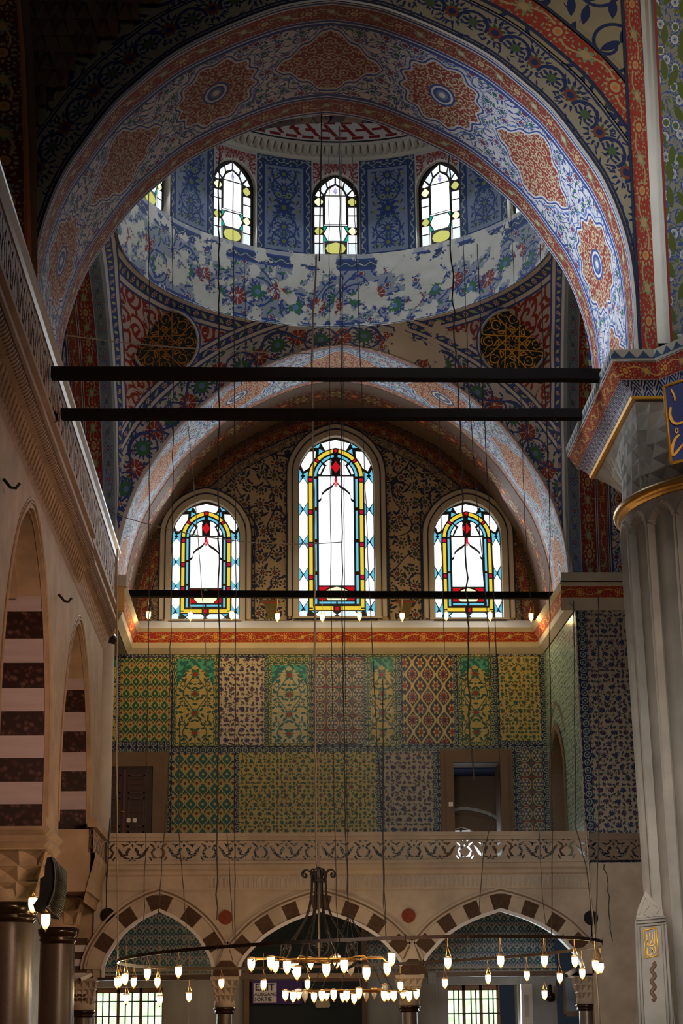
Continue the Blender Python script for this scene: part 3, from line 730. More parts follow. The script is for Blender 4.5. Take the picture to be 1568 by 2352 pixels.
# stalactite cornice and dome
def ellr(mb, pr, n=180): mb.grid([[(DC[0]+r*math.sin(2*pi*k/n), DC[1]+r*KY*math.cos(2*pi*k/n), z) for r, z in pr] for k in range(n+1)], [[(k*.15, z) for r, z in pr] for k in range(n+1)])
mb = MB(); N = 12*14
prof = [(4.66, 21.34), (4.60, 21.36), (4.60, 21.42)]
ellr(mb, prof)
for k in range(N):
    a = 2*pi*k/N; w = pi/N*.8
    g_ = lambda aa, r, z: (DC[0]+r*math.sin(aa), DC[1]+r*KY*math.cos(aa), z)
    mb.add([g_(a-w, 4.48, 21.64), g_(a+w, 4.48, 21.64), g_(a, 4.60, 21.42), g_(a-w*1.2, 4.63, 21.54), g_(a+w*1.2, 4.63, 21.54), g_(a, 4.50, 21.52)], [(0, 5, 3), (5, 2, 3), (5, 1, 4), (5, 4, 2), (0, 1, 5)])
ellr(mb, [(4.62, 21.40), (4.62, 21.65), (4.47, 21.66), (4.47, 21.70)])
struct('trim_1', mb, M['plaster'])['label'] = 'pale stalactite cornice at the foot of the dome'
mb = MB(); pr = [(4.50*math.cos(t), 21.68+3.9*math.sin(t)) for t in np.linspace(0, pi/2, 26)]; pr[-1] = (.01, 26)
P = []; U = []
for k in range(181):
    a = 2*pi*k/180; L = 0; pr_ = []; ur = []
    for i, (r, z) in enumerate(pr):
        if i: L += math.hypot(r-pr[i-1][0], z-pr[i-1][1])
        pr_.append((DC[0]+r*math.sin(a), DC[1]+r*KY*math.cos(a), z)); ur.append((k/180*3., L))
    P.append(pr_); U.append(ur)
mb.grid(P, U); struct('ceiling_dome', mb, M['meander'])['label'] = 'dome painted with a dark red key pattern band'
# ------------------------------------------------------------------ stained windows
def quad(x0, x1, z0, z1): return [(x0, z0), (x1, z0), (x1, z1), (x0, z1)]
def quatre(x, z, r, n=20): return [(x+r*(.78+.22*abs(math.cos(2*a+pi/2*0)))*math.cos(a), z+r*(.78+.22*abs(math.cos(2*a)))*math.sin(a)) for a in [2*pi*k/n for k in range(n)]]
W_, B_, Y_, R_, C_, L_, VI, GR, FR = range(9)
wn = [0]
def window(outl, sill, f, panes, depth, label, fr=.05):
    wn[0] += 1
    mb = MB(); Q = [(outl[0, 0], sill)]+[tuple(p) for p in outl]+[(outl[-1, 0], sill)]
    mb.prism(Q, lambda a, b, d: f(a, b, depth+d), .03)
    o = mb.build('window_%d' % wn[0], M['lead']); tag(o, label, 'window', None, 'structure')
    mb = MB()
    for poly, c in panes:
        mb.add([f(a, b, depth-.012) for a, b in poly], [tuple(range(len(poly)))], poly, c)
    p = mb.build('pane', PANES, o); p['label'] = 'coloured glass in dark leading'
    mb = MB(); Qa = np.array(Q+[Q[0]])
    mb.grid([[f(*a, depth-.05), f(*b, depth-.05)] for a, b in zip(Qa, np.array([(a-(a-np.array([outl[:, 0].mean(), (sill+outl[:, 1].max())/2]))*fr) for a in Qa]))], [[(k, 0), (k, fr)] for k in range(len(Qa))], 0, False)
    mb.build('frame', M['plaster'], o)
    return o
def drum_panes():
    a = lambda L: [(x, z+19.0) for x, z in L]
    P = [(quad(-.24, .24, .80, 1.50), W_), ([(-.10, .06), (.10, .06), (.19, .10), (.235, .19), (.19, .28), (.11, .31), (0, .34), (-.11, .31), (-.19, .28), (-.235, .19), (-.19, .10)], L_)]
    P.append(([(-.18, .38), (.18, .38), (.21, .44), (.27, .56), (.21, .68), (.18, .73), (-.18, .73), (-.21, .68), (-.27, .56), (-.21, .44)], W_))
    for s_ in (-1, 1):
        P += [([(s_*.285, .37), (s_*.285, .52), (s_*.23, .43), (s_*.20, .37)], GR), ([(s_*.285, .60), (s_*.285, .74), (s_*.20, .74), (s_*.23, .69)], GR)]
        for z0, z1 in ((.04, .30), (.33, .52), (.72, 1.0), (1.03, 1.22)): P.append((quad(*sorted((s_*.30, s_*.49)), z0, z1), W_ if z0 > .1 else FR))
        P += [(quatre(s_*.395, .62, .095), L_ if s_ < 0 else C_), (quatre(s_*.39, 1.36, .10), L_ if s_ > 0 else C_)]
        P += [([(s_*.29, .04), (s_*.26, .04), (s_*.27, .38), (s_*.28, .38)], W_)]
        P.append(([(s_*.02, 1.98), (s_*.20, 1.86), (s_*.17, 1.74), (s_*.02, 1.82)], W_)); P.append(([(s_*.23, 1.84), (s_*.38, 1.68), (s_*.27, 1.56), (s_*.2, 1.7)], FR)); P.append(([(s_*.40, 1.65), (s_*.47, 1.52), (s_*.40, 1.49), (s_*.30, 1.52)], W_))
    P.append(([(-.23, 1.53), (.23, 1.53), (.17, 1.66), (.0, 1.78), (-.17, 1.66)], W_))
    P.append(([(0, 1.54), (.055, 1.63), (0, 1.74), (-.055, 1.63)], VI))
    P.append((quad(-.27, .27, .76, .785), W_))
    return [(a(p), c) for p, c in P]
for q, zf in ops:
    u0 = (q[0, 0]+q[-1, 0])/2; f = fwin(u0)
    k = round(u0/(pi/6)); lab = {0: 'middle', 1: 'first window right of the middle', -1: 'first window left of the middle', -2: 'left one partly hidden by the arch'}.get(k, 'hidden')
    pp = drum_panes()
    order = []
    for p, c in pp:     # violet lozenge lies over the clear head pane
        order.append((p, c))
    lab = {0: 'arched dome window with violet lozenge, middle of the three between blue panels', 1: 'arched dome window with violet lozenge, beside the right blue panel', -1: 'arched dome window with violet lozenge, beside the left blue panel', -2: 'arched dome window showing only its lower corner past the arch'}.get(k, 'arched dome window with yellow quatrefoils hidden past the great arch')
    window(arch(0, hw+.02, 21.08, 19.0), zf, f, order, .12, lab)
def big_panes(cx, a, sill, apex):
    """outer ring of clear hexagons, turquoise wedges, yellow strips with red squares, ogee-headed centre"""
    P = []; sp = apex-1.1*a; H = sp-sill
    c = len(ARC)
    arcL = np.array([(t, d) for t, d in ARC]); sl = np.concatenate([[0], np.cumsum(np.hypot(*np.diff(arcL, axis=0).T))]); sl /= sl[-1]
    def q(s_, tau, d):    # tau 0..1 up the side, 1..2 over the half arch to the apex
        aa = a-d
        if tau <= 1: return (cx+s_*aa, sill+H*tau)
        k = 1-(tau-1); t = np.interp(k, sl, arcL[:, 0]); dr_ = np.interp(k, sl, arcL[:, 1])
        return (cx+s_*aa*t, sp+aa*(1.1-dr_))
    def strip(s_, t0, t1, d0, d1, col, g_=.012, n=5):
        ts = np.linspace(t0+g_, t1-g_, n); P.append(([q(s_, t, d0) for t in ts]+[q(s_, t, d1) for t in ts[::-1]], col))
    def hexa(s_, t0, t1, d0, d1, col):
        dm = (d0+d1)/2; e = (t1-t0)*.2
        ts = np.linspace(t0+e, t1-e, 5)
        P.append(([q(s_, t0, dm)]+[q(s_, t, d0) for t in ts]+[q(s_, t1, dm)]+[q(s_, t, d1) for t in ts[::-1]], col))
    w = a*.245; n = max(2, round(H*.8/.68)) ; low = .28/H
    y0, y1 = w+.04*a, w+.13*a; b0, b1 = w+.18*a, w+.24*a; ce = w+.275*a
    for s_ in (-1, 1):
        ts = np.linspace(low, 1.0, n+1)
        for i in range(n):
            hexa(s_, ts[i]+.02/H, ts[i+1]-.02/H, .02, w, W_)
            tm = ts[i+1]; e = .16/H
            for d0, d1 in ((.02, w*.42), (w, w*.58)):
                P.append(([q(s_, tm-e, d0), q(s_, tm, d1), q(s_, min(tm+e, 1.2), d0)], B_))
        e = .16/H
        P.append(([q(s_, low-e, .02), q(s_, low, w*.42), q(s_, low+e, .02)], B_)); P.append(([q(s_, low-e, w), q(s_, low, w*.58), q(s_, low+e, w)], B_))
        P.append(([q(s_, .02/H, .02), q(s_, .02/H, w*.9), q(s_, (low-.06/H)*.9, w*.9), q(s_, low-.07/H, w*.5), q(s_, (low-.06/H)*.8, .02)], FR))
        # arch part of the outer ring
        hexa(s_, 1.02+.10, 1.58, .02, w, W_); 
        for t_ in (1.06, 1.66):
            for d0, d1 in ((.02, w*.42), (w, w*.56)): P.append(([q(s_, t_-.07, d0), q(s_, t_, d1), q(s_, t_+.07, d0)], B_))
        # yellow and red
        nt2 = n
        for i in range(nt2):
            strip(s_, ts[i]+.0, ts[i+1]-.14/H, y0, y1, Y_, .0)
            zc_ = ts[i+1]-.07/H; P.append(([q(s_, zc_-.045/H, y0), q(s_, zc_-.045/H, y1), q(s_, zc_+.045/H, y1), q(s_, zc_+.045/H, y0)], R_))
        strip(s_, .22/H, low-.03/H, y0, y1, Y_, .0)
        strip(s_, 1.02, 1.42, y0, y1, Y_, .01); strip(s_, 1.50, 1.94, y0, y1, Y_, .01); strip(s_, 1.44, 1.485, y0, y1, R_, .0)
        k2 = n+1
        tt = np.linspace(.33/H, 1., k2)
        for i in range(k2-1): strip(s_, tt[i], tt[i+1], b0, b1, B_, .012)
        strip(s_, 1.02, 1.5, b0, b1, B_, .01); strip(s_, 1.53, 1.95, b0, b1, B_, .01)
        # lobed head between centre pane and blue strip
        strip(s_, 1.1, 1.5, ce, ce+.06*a, W_, .02); strip(s_, 1.55, 1.85, ce, ce+.07*a, W_, .02)
    P.append(([q(1, 1.74, .03), (cx, apex-.06), q(-1, 1.74, .03), q(-1, 1.76, w), (cx, apex-w*1.15), q(1, 1.76, w)], W_))
    zr = apex-(y0+y1)/2*1.1; P.append(([(cx-.05, zr), (cx, zr-.05), (cx+.05, zr), (cx, zr+.06)], R_))
    ci = a-ce-.02    # half width of the centre
    zt = sp+.02
    oh = zt-.30*a-.35*a
    # centre pane with ogee head
    zb = sill+.85
    og = [(0, oh+.55*a), (.10*a, oh+.38*a), (.28*a, oh+.26*a), (ci*.82, oh+.16*a), (ci*.86, oh+.02), (ci, oh-.02)]
    P.append(([(cx-ci, zb)]+[(cx+ci, zb)]+[(cx+x, z-.035) for x, z in og[::-1]]+[(cx-x, z-.035) for x, z in og[1:]], W_))
    for s_ in (-1, 1): P.append(([(cx+s_*x, z+.03) for x, z in og[1:]]+[(cx+s_*ci, zt), (cx+s_*.03, zt), (cx+s_*.03, oh+.5*a), ], W_))
    zd = zt-.16*a; P.append(([(cx-.085*a, zd), (cx, zd-.15*a), (cx+.085*a, zd), (cx, zd+.16*a)], R_))
    zd = zt+.26*a; P.append(([(cx-.12*a, zd), (cx-.05*a, zd-.1*a), (cx, zd-.16*a), (cx+.05*a, zd-.1*a), (cx+.12*a, zd), (cx+.05*a, zd+.1*a), (cx, zd+.17*a), (cx-.05*a, zd+.1*a)], R_))
    for s_ in (-1, 1): P.append(([(cx+s_*.12*a, zt+.04*a), (cx+s_*ci*.82, zt+.04*a), (cx+s_*ci*.6, zt+.26*a), (cx+s_*.13*a, zt+.46*a)], W_))
    z1 = zb-.04; z0 = sill+.47
    P.append(([(cx-ci*.5, z0), (cx+ci*.5, z0), (cx+ci*.72, z0+.10), (cx+ci*.72, z1-.12), (cx+ci*.3, z1-.03), (cx, z1), (cx-ci*.3, z1-.03), (cx-ci*.72, z1-.12), (cx-ci*.72, z0+.10)], C_))
    for s_ in (-1, 1): P.append(([(cx+s_*ci, z1), (cx+s_*ci, z1-.14), (cx+s_*ci*.8, z1-.12), (cx+s_*ci*.42, z1)], R_)); P.append(([(cx+s_*ci, z0), (cx+s_*ci, z0+.12), (cx+s_*ci*.8, z0+.10), (cx+s_*ci*.55, z0)], R_))
    z2 = z0-.04
    for s_ in (-1, 1): P.append((quad(*sorted((cx+s_*.02, cx+s_*ci)), z2-.05, z2), B_))
    for s_ in (-1, 1):
        P.append((quad(*sorted((cx+s_*.09, cx+s_*(a-y1))), sill+.22, sill+.22+.08*a+.02), Y_))
        hx = cx+s_*a*.0
        P.append(([(cx+s_*a*.12, sill+.02), (cx+s_*a*.46, sill+.02), (cx+s_*a*.56, sill+.11), (cx+s_*a*.46, sill+.19), (cx+s_*a*.12, sill+.19), (cx+s_*a*.02, sill+.11)], FR))
        P.append(([(cx+s_*a*.50, sill+.02), (cx+s_*a*.66, sill+.02), (cx+s_*a*.58, sill+.09)], B_)); P.append(([(cx+s_*a*.50, sill+.19), (cx+s_*a*.66, sill+.19), (cx+s_*a*.58, sill+.13)], B_))
    P.append((quad(cx-.045, cx+.045, sill+.215, sill+.305), R_))
    return P
big = [(-1.6, .85, 11.47, 14.55, 'stained arched window with turquoise and yellow edging, lower one near the carved gallery'),
       (1.665, .955, 11.54, 16.25, 'tallest stained arched window with red lozenges, centre of the three'),
       (4.95, .85, 11.50, 14.55, 'stained arched window with turquoise and yellow edging, lower one near the fluted pier')]
outs = []
for cx, a, si, ap, lab in big:
    O = arch(cx, a, ap, si+.01); outs.append((O, si))
mb = MB(); f = fy(46.0)
wall_open(mb, f, -4.3, 7.7, 11.3, 17.4, outs, depth=.35, rmi=1)
for (O, si), bb in zip(outs, big):   # moulded frames
    ribbon(mb, O, .0, .14, f, 1, -.02); ribbon(mb, O, .14, .17, f, 2, -.035); ribbon(mb, O, .17, .28, f, 1, -.025); ribbon(mb, O, .28, .315, f, 2, -.04)
    x0, x1 = O[0, 0]-.36, O[-1, 0]+.36
    mb.box(O[0, 0]-.14, O[-1, 0]+.14, 45.9, 46, si-.05, si, 1); mb.box(O[0, 0]-.05, O[-1, 0]+.05, 45.88, 45.93, si-.09, si-.05, 2)
f = fy(45.99)
def clipped(mb, P, w0, w1, f, mi, d):
    A = offset(P, (w0+w1)/2); run = []
    def hit(x, z):
        for cx, a, si, ap, _ in big:
            e = .24
            if abs(x-cx) < a+e and z < ap+.27-a*float(np.interp(min(1, abs(x-cx)/(a+e)), ARC[:, 0]+np.arange(len(ARC))*1e-9, ARC[:, 1])): return True
        return False
    for k in range(len(P)-1):
        m_ = (A[k]+A[k+1])/2
        if hit(*m_): run.append(None)
        else: run.append(k)
    X, Y_ = offset(P, w0), offset(P, w1); s = arclen(P)
    for k in run:
        if k is None: continue
        mb.grid([[f(*X[j], d), f(*Y_[j], d)] for j in (k, k+1)], [[(s[j], 0), (s[j], abs(w1-w0))] for j in (k, k+1)], mi, False)
ribbon_ = ribbon; ribbon = clipped
ribbon(mb, B0, -.02, -.14, f, 3, 0); ribbon(mb, B0, -.16, -.42, f, 4, -.002); ribbon(mb, B0, -.44, -.465, f, 2, -.003); ribbon(mb, B0, -.48, -.66, f, 5, -.002); ribbon(mb, B0, -.675, -.70, f, 2, -.003)  # plain dark brown painted band at the arch, then the floral bands
ribbon = ribbon_
# flower vases between the windows
for vx in (.02, 3.36):
    z = 11.45
    for xa, xb in ((vx-.42, vx-.39), (vx+.39, vx+.42)): mb.box(xa, xb, 45.97, 45.99, 11.42, 14.2, 2)
    mb.box(vx-.42, vx+.42, 45.97, 45.99, 11.42, 11.45, 2)
    mb.prism([(vx-.16, z+.05), (vx+.16, z+.05), (vx+.08, z+.12), (vx+.10, z+.2), (vx+.2, z+.5), (vx+.26, z+.52), (vx-.26, z+.52), (vx-.2, z+.5), (vx-.10, z+.2), (vx-.08, z+.12)], fy(45.975), .01, 6)
    mb.box(vx-.24, vx+.24, 45.955, 45.97, z+.44, z+.47, 7); mb.box(vx-.12, vx+.12, 45.955, 45.97, z+.22, z+.24, 7)
M['vase'] = plain('painted_vase', (.10, .085, .03), .85, var=.4, sc=20)
o = struct('wall_back', mb, [M['tympanum'], M['plaster'], M['darkline'], plain('dark_brown_band', (.07, .03, .014), .85, var=.4, sc=6), redstrip('dark_red_floral_band', .3, .7, (.13, .016, .010), (.07, .04, .02), (.22, .15, .07)), cluster('chain_band', (.26, .20, .12), (.014, .02, .05), (.2, .03, .015), 4.8), M['vase'], M['redpaint']])
o['label'] = 'end wall painted with blue flowers around three stained windows'
for (cx, a, si, ap, lab), (O, s_) in zip(big, outs):
    window(O, si, fy(46.), big_panes(cx, a, si, ap), .22, lab, .0)
# ------------------------------------------------------------------ tiled gallery wall
def rect(mb, x0, y0, x1, y1, Y, mi, uo=None, d=.015):
    a = at(x0, y0, Y); b = at(x1, y1, Y); X0, Z1, X1, Z0 = a[0], a[2], b[0], b[2]
    c = (X0+X1)/2 if uo is None else uo
    q = [(X0, Z0), (X1, Z0), (X1, Z1), (X0, Z1)]
    mb.add([(x, Y-d, z) for x, z in q], [(0, 1, 2, 3)], [(x-c, z-Z0) for x, z in q], mi); return X0, Z0, X1, Z1
mb = MB(); f = fy(46.)
a_ = at(1040, 1752, 46); b_ = at(1146, 1752, 46); dr0, dr1, drt = a_[0], b_[0], a_[2]
wall_open(mb, f, -4.3, 6.75, 5.0, 10.62, [(np.array([(dr0, drt), ((dr0+dr1)/2, drt), (dr1, drt)]), 5.0)], depth=.9, rmi=10)
tl = ['t_ogee', 't_ogee2', 't_tree', 't_tree2', 't_scat', 't_scat2', 't_scat3', 't_star', 't_vase']
ix = {k: i+1 for i, k in enumerate(tl)}
for x0, y0, x1, y1, k in ((236, 1512, 268, 1702, 't_tree'), (278, 1512, 390, 1702, 't_ogee'), (407, 1514, 489, 1706, 't_tree'), (505, 1512, 606, 1712, 't_scat'), (624, 1527, 704, 1708, 't_tree2'),
    (722, 1510, 836, 1710, 't_star'), (850, 1512, 905, 1706, 't_tree'), (924, 1508, 1043, 1708, 't_vase'), (1059, 1513, 1126, 1704, 't_tree'), (1143, 1508, 1244, 1702, 't_scat2'),
    (396, 1731, 536, 1916, 't_ogee2'), (549, 1728, 866, 1918, 't_scat2'), (881, 1726, 997, 1918, 't_scat3'), (1192, 1722, 1252, 1920, 't_star')):
    rect(mb, x0, y0, x1, y1, 46., ix[k])
for x0, x1 in ((405, 491), (620, 708), (846, 909), (1056, 1128)):     # green frames round the niche-like panels
    A = rect(mb, x0-7, 1504, x1+7, 1714, 46., 11, d=.008)
o = struct('wall_back_tiles', mb, [M['t_border']]+[M[k] for k in tl]+[M['brownstone'], M['t_borderg']]); o['label'] = 'gallery wall covered in green and blue patterned tile panels'
# stone door frames and doors of the gallery
def frame_box(mb, X0, X1, Z0, Z1, w, Y, p=.12, mi=0):
    for k, (ww, pp) in enumerate(((w, p*.6), (w*.62, p), (w*.3, p*.75))):
        mb.box(X0-ww, X0, Y-pp, Y, Z0, Z1+ww, mi); mb.box(X1, X1+ww, Y-pp, Y, Z0, Z1+ww, mi); mb.box(X0, X1, Y-pp, Y, Z1, Z1+ww, mi)
a = at(246, 1762, 46); b = at(352, 1762, 46)
mb = MB(); frame_box(mb, a[0]-.25, b[0], 5.0, a[2], .36, 46.); struct('trim_2', mb, M['brownstone'])['label'] = 'brown stone frame of the closed gallery door'
X0, X1, Zt = a[0]-.25, b[0], a[2]
mb = MB(); mb.box(X0, X1, 45.95, 46.0, 5.0, Zt); o = struct('door_1', mb, M['wood']); o['label'] = 'dark double door on the gallery with carved panels'; o['category'] = 'door'
xm = (X0+X1)/2
for s_ in (-1, 1):
    mb = MB(); c = xm+s_*.29
    for z0, z1 in ((5.2, 6.3), (6.4, 7.1), (7.2, 7.65)):
        for (p, q, r, t) in ((c-.2, c+.2, z0, z0+.04), (c-.2, c+.2, z1-.04, z1), (c-.2, c-.16, z0, z1), (c+.16, c+.2, z0, z1)): mb.box(p, q, 45.93, 45.95, r, t)
        for k in range(3): zz = z0+(z1-z0)*(k+.7)/3.4; mb.box(c-.12, c+.12, 45.935, 45.95, zz, zz+.03)
    mb.build('door_panel', plain('carved_door', (.05, .018, .012), .4), o)
mb = MB(); mb.box(xm-.03, xm+.03, 45.92, 45.95, 5.0, Zt-.05); mb.build('door_strip', plain('reddish_strip', (.10, .02, .012), .5), o)
mb = MB(); mb.tube([(xm-.10, 45.88, 6.77), (xm+.03, 45.88, 6.75)], .012); mb.build('door_handle', M['brass'], o)
for x_ in (295, 309):
    p = at(x_, 1884, 45.9); mb = MB(); mb.box(p[0]-.045, p[0]+.045, 45.9, 45.94, p[2]-.05, p[2]+.05)
    tag(mb.build('paper_notice', M['white_plastic']), 'small white notice fixed on the %s leaf of the dark gallery door' % ('left' if x_ < 300 else 'right'), 'notice')
mb = MB(); frame_box(mb, dr0, dr1, 5.0, drt, .32, 46.); struct('trim_3', mb, M['brownstone'])['label'] = 'brown stone frame of the open gallery doorway'
mb = MB()   # chamber behind the open doorway
Yb = 48.4
L = (dr0-.02, dr1+.02)
mb.box(L[0]-.3, L[1]+.5, 46.9, Yb+.1, drt-.02, drt+.1, 1)
mb.box(L[0]-.02, L[0], 46, Yb, 5, drt, 0); mb.box(L[1]+.25, L[1]+.3, 46.9, Yb, 5, drt, 2)
po = arch((dr0+dr1)/2-.15, .52, 6.62, 5.0, .35, ARC2)
wall_open(mb, fy(Yb), L[0]-.3, L[1]+.5, 5.0, drt+.2, [(po, 5.0)], depth=.25, mi=0, rmi=0)
ribbon(mb, arch((dr0+dr1)/2-.1, .85, 7.05, 6.5, .3, ARC2), -.03, .05, fy(Yb), 2, -.3)
struct('wall_chamber', mb, [M['brownstone'], M['redstrip'], M['marble_grey']])['label'] = 'small chamber seen through the open gallery doorway'
mb = MB(); xc_ = (dr0+dr1)/2-.15
mb.box(xc_-.52, xc_+.52, Yb+.26, Yb+.3, 5.0, 6.7, 0)
for s_ in (-1, 1): mb.box(*sorted((xc_+s_*.03, xc_+s_*.50)), Yb+.2, Yb+.255, 5.0, 6.55, 1)
o = struct('window_%d' % (wn[0]+1), mb, [M['lead'], M['p_white']]); wn[0] += 1; o['label'] = 'bright low arched window in the chamber behind the gallery doorway'; o['category'] = 'window'
p = at(1035, 1847, 45.85); mb = MB(); mb.box(p[0]-.05, p[0]+.05, 45.84, 45.88, p[2]-.05, p[2]+.05); tag(mb.build('paper_notice', M['white_plastic']), 'small white notice on the jamb of the open gallery doorway', 'notice')
# cornice at the foot of the painted wall
def cornice(mb, p0, p1, nrm, z=(10.60, 10.74, 10.86, 11.11, 11.2, 11.42), out=(.02, .14, .16, .26, .34, .10)):
    p0, p1, nrm = np.array(p0), np.array(p1), np.array(nrm); L = np.linalg.norm(p1-p0)
    for i in range(len(z)-1):
        mi = 1 if i == 2 else 0
        q = []; uu = []
        for (p, u) in ((p0, 0), (p1, L)):
            q.append([(*(p+nrm*out[i]), z[i]), (*(p+nrm*out[i+1]), z[i+1])]); uu.append([(u, 0), (u, z[i+1]-z[i])])
        mb.grid(q, uu, mi, False)
mb = MB(); cornice(mb, (-4.3, 46.0), (6.75, 46.0), (0, -1))
struct('trim_4', mb, [M['plaster'], M['redcornice']])['label'] = 'cornice with a red leaf band under the stained windows'
mb = MB(); cornice(mb, (6.75, 46.), (6.75, 40.9), (-1, 0)); cornice(mb, (6.44, 41.0), (9.6, 41.0), (0, -1), out=(.02, .08, .1, .16, .2, .2)); mb.box(6.42, 9.6, 40.8, 41.3, 11.19, 11.22)
struct('trim_5', mb, [M['plaster'], M['redcornice']])['label'] = 'painted cornice running forward over the tiled pier'
mb = MB(); cornice(mb, (-3.5, 46.), (-3.5, 41.1), (1, 0)); mb.box(-4.4, -3.16, 41.0, 41.15, 11.15, 11.42); mb.box(-4.4, -3.2, 41.05, 41.1, 10.6, 11.15, 1); mb.box(-4.4, -3.5, 41.1, 46, 10.6, 11.4)
struct('trim_6', mb, [M['plaster'], M['redcornice']])['label'] = 'end of a red painted cornice beside the carved gallery'
# tiled side wall of the recess and tiled pier
mb = MB(); dy = arch(44.4, 1.0, 8.45, 5.0, .9, ARC2)
fX = lambda y, z, d=0.: (6.75+d, y, z)
wall_open(mb, fX, 41.0, 46.0, 5.0, 10.62, [(dy, 5.0)], depth=.5, rmi=1)
ribbon(mb, dy, .02, .22, fX, 1, -.04); ribbon(mb, arch(44.4, 1.25, 9.1, 8.3, .9, ARC2), 0, .06, fX, 1, -.03)
mb.box(7.2, 7.3, 43, 46, 5, 9, 2)
struct('wall_recess', mb, [M['t_teal'], M['brownstone'], M['wood']])['label'] = 'narrow side wall of green tiles with a small arched door'
mb = MB(); mb.add([(x, 41.0, z) for x, z in ((6.75, 0), (9.8, 0), (9.8, 10.62), (6.75, 10.62))], [(0, 1, 2, 3)], [(0, 0), (3, 0), (3, 10.62), (0, 10.62)], 0)
for x0, x1, z0, z1, mi in ((6.77, 6.97, 5.0, 10.6, 1), (6.97, 9.8, 5.35, 10.6, 2), (6.97, 9.8, 5.0, 5.33, 1)):
    mb.add([(x, 40.985, z) for x, z in ((x0, z0), (x1, z0), (x1, z1), (x0, z1))], [(0, 1, 2, 3)], [(x0, z0), (x1, z0), (x1, z1), (x0, z1)], mi)
struct('wall_pier_tiles', mb, [M['marble'], M['t_border'], M['t_scat3']])['label'] = 'pier faced with dark blue flower tiles behind the fluted pier'
# ------------------------------------------------------------------ floor, aisle, arcade
mb = MB(); mb.box(-14, 16, 2, 49, -.1, 0); struct('floor', mb, M['carpet'])
mb = MB(); mb.box(-8, 6.75, 40.62, 48.6, 4.9, 5.0); struct('ceiling_aisle', mb, M['plaster'])['label'] = 'flat ceiling of the aisle under the gallery'
mb = MB()
w1 = (at(218, 2265, 46)[0], at(374, 2265, 46)[0]); w2 = (at(1027, 2262, 46)[0], at(1146, 2262, 46)[0]); wt = at(1100, 2262, 46)[2]
wt1 = at(300, 2268, 46)[2]
wall_open(mb, fy(46.), -8, 6.75, 0, 3.0, [(np.array([(w1[0], wt1), (sum(w1)/2, wt1), (w1[1], wt1)]), .9), (np.array([(w2[0], wt), (sum(w2)/2, wt), (w2[1]+.42, wt)]), .9)], depth=.5, rmi=1)
mb.add([(-8, 46, 3.0), (6.75, 46, 3.0), (6.75, 46, 5.0), (-8, 46, 5)], [(0, 1, 2, 3)], [(-8, 0), (6.75, 0), (6.75, 2), (-8, 2)], 2)
mb.box(-8, 6.75, 45.85, 46, 2.92, 3.0, 3); mb.box(-8, 6.75, 45.8, 46, 3.04, 3.1, 3)
for X in (-1.9, -1.2, 3.2, 3.9, 5.9): mb.box(X, X+.03, 45.97, 46, 0, 2.9, 3)
o = struct('wall_aisle', mb, [M['clad'], M['whitepaint'], M['t_lun'], M['marble_grey']]); o['label'] = 'grey marble aisle wall with blue tile lunettes seen under the arcade'
def lowwin(name, X0, X1, Z0, Z1, cols, Y, label):
    mb = MB(); w = .07; n = len(cols)
    mb.box(X0, X1, Y, Y+.08, Z1-.12, Z1); mb.box(X0, X1, Y, Y+.08, Z0, Z0+.1)
    xs = np.linspace(X0, X1, n+1)
    for k in range(n+1): mb.box(xs[k]-w/2, xs[k]+w/2, Y, Y+.08, Z0, Z1)
    zt_ = Z1-1.02; mb.box(X0, X1, Y-.01, Y+.07, zt_-.05, zt_+.05)
    o = mb.build(name, M['brownwood']); tag(o, label, 'window', None, 'structure')
    mb = MB(); mb.box(X0, X1, Y+.05, Y+.06, Z0, Z1); mb.build('pane', M['foliage'], o)
    mb = MB()
    for k in range(n):
        a, b = xs[k]+w/2, xs[k+1]-w/2
        for t in np.linspace(0, 1, 4)[1:-1] if n < 4 else (.5,):
            x = a+(b-a)*t; mb.tube([(x, Y-.25, Z0), (x, Y-.25, Z1-.1)], .014, 6)
            for z in np.arange(Z1-.32, Z0, -.33): mb.lathe([(0, -.03), (.032, 0), (0, .03)], (x, Y-.25, z), 8)
    for z in np.arange(Z1-.32, Z0, -.33): mb.tube([(X0, Y-.25, z), (X1, Y-.25, z)], .014, 6)
    mb.build('grille', M['iron'], o)
    return o
M['brownwood'] = plain('window_wood', (.16, .07, .025), .5, var=.3)
lowwin('window_%d' % (wn[0]+1), w1[0], w1[1], .9, wt1, [1, 1, 1], 46.3, 'barred clear window under the first arch, showing green trees'); wn[0] += 1
lowwin('window_%d' % (wn[0]+1), w2[0], w2[1]+.0, .9, wt, [1, 1, 1], 46.3, 'barred wooden window with three lights under the arch near the fluted pier'); wn[0] += 1
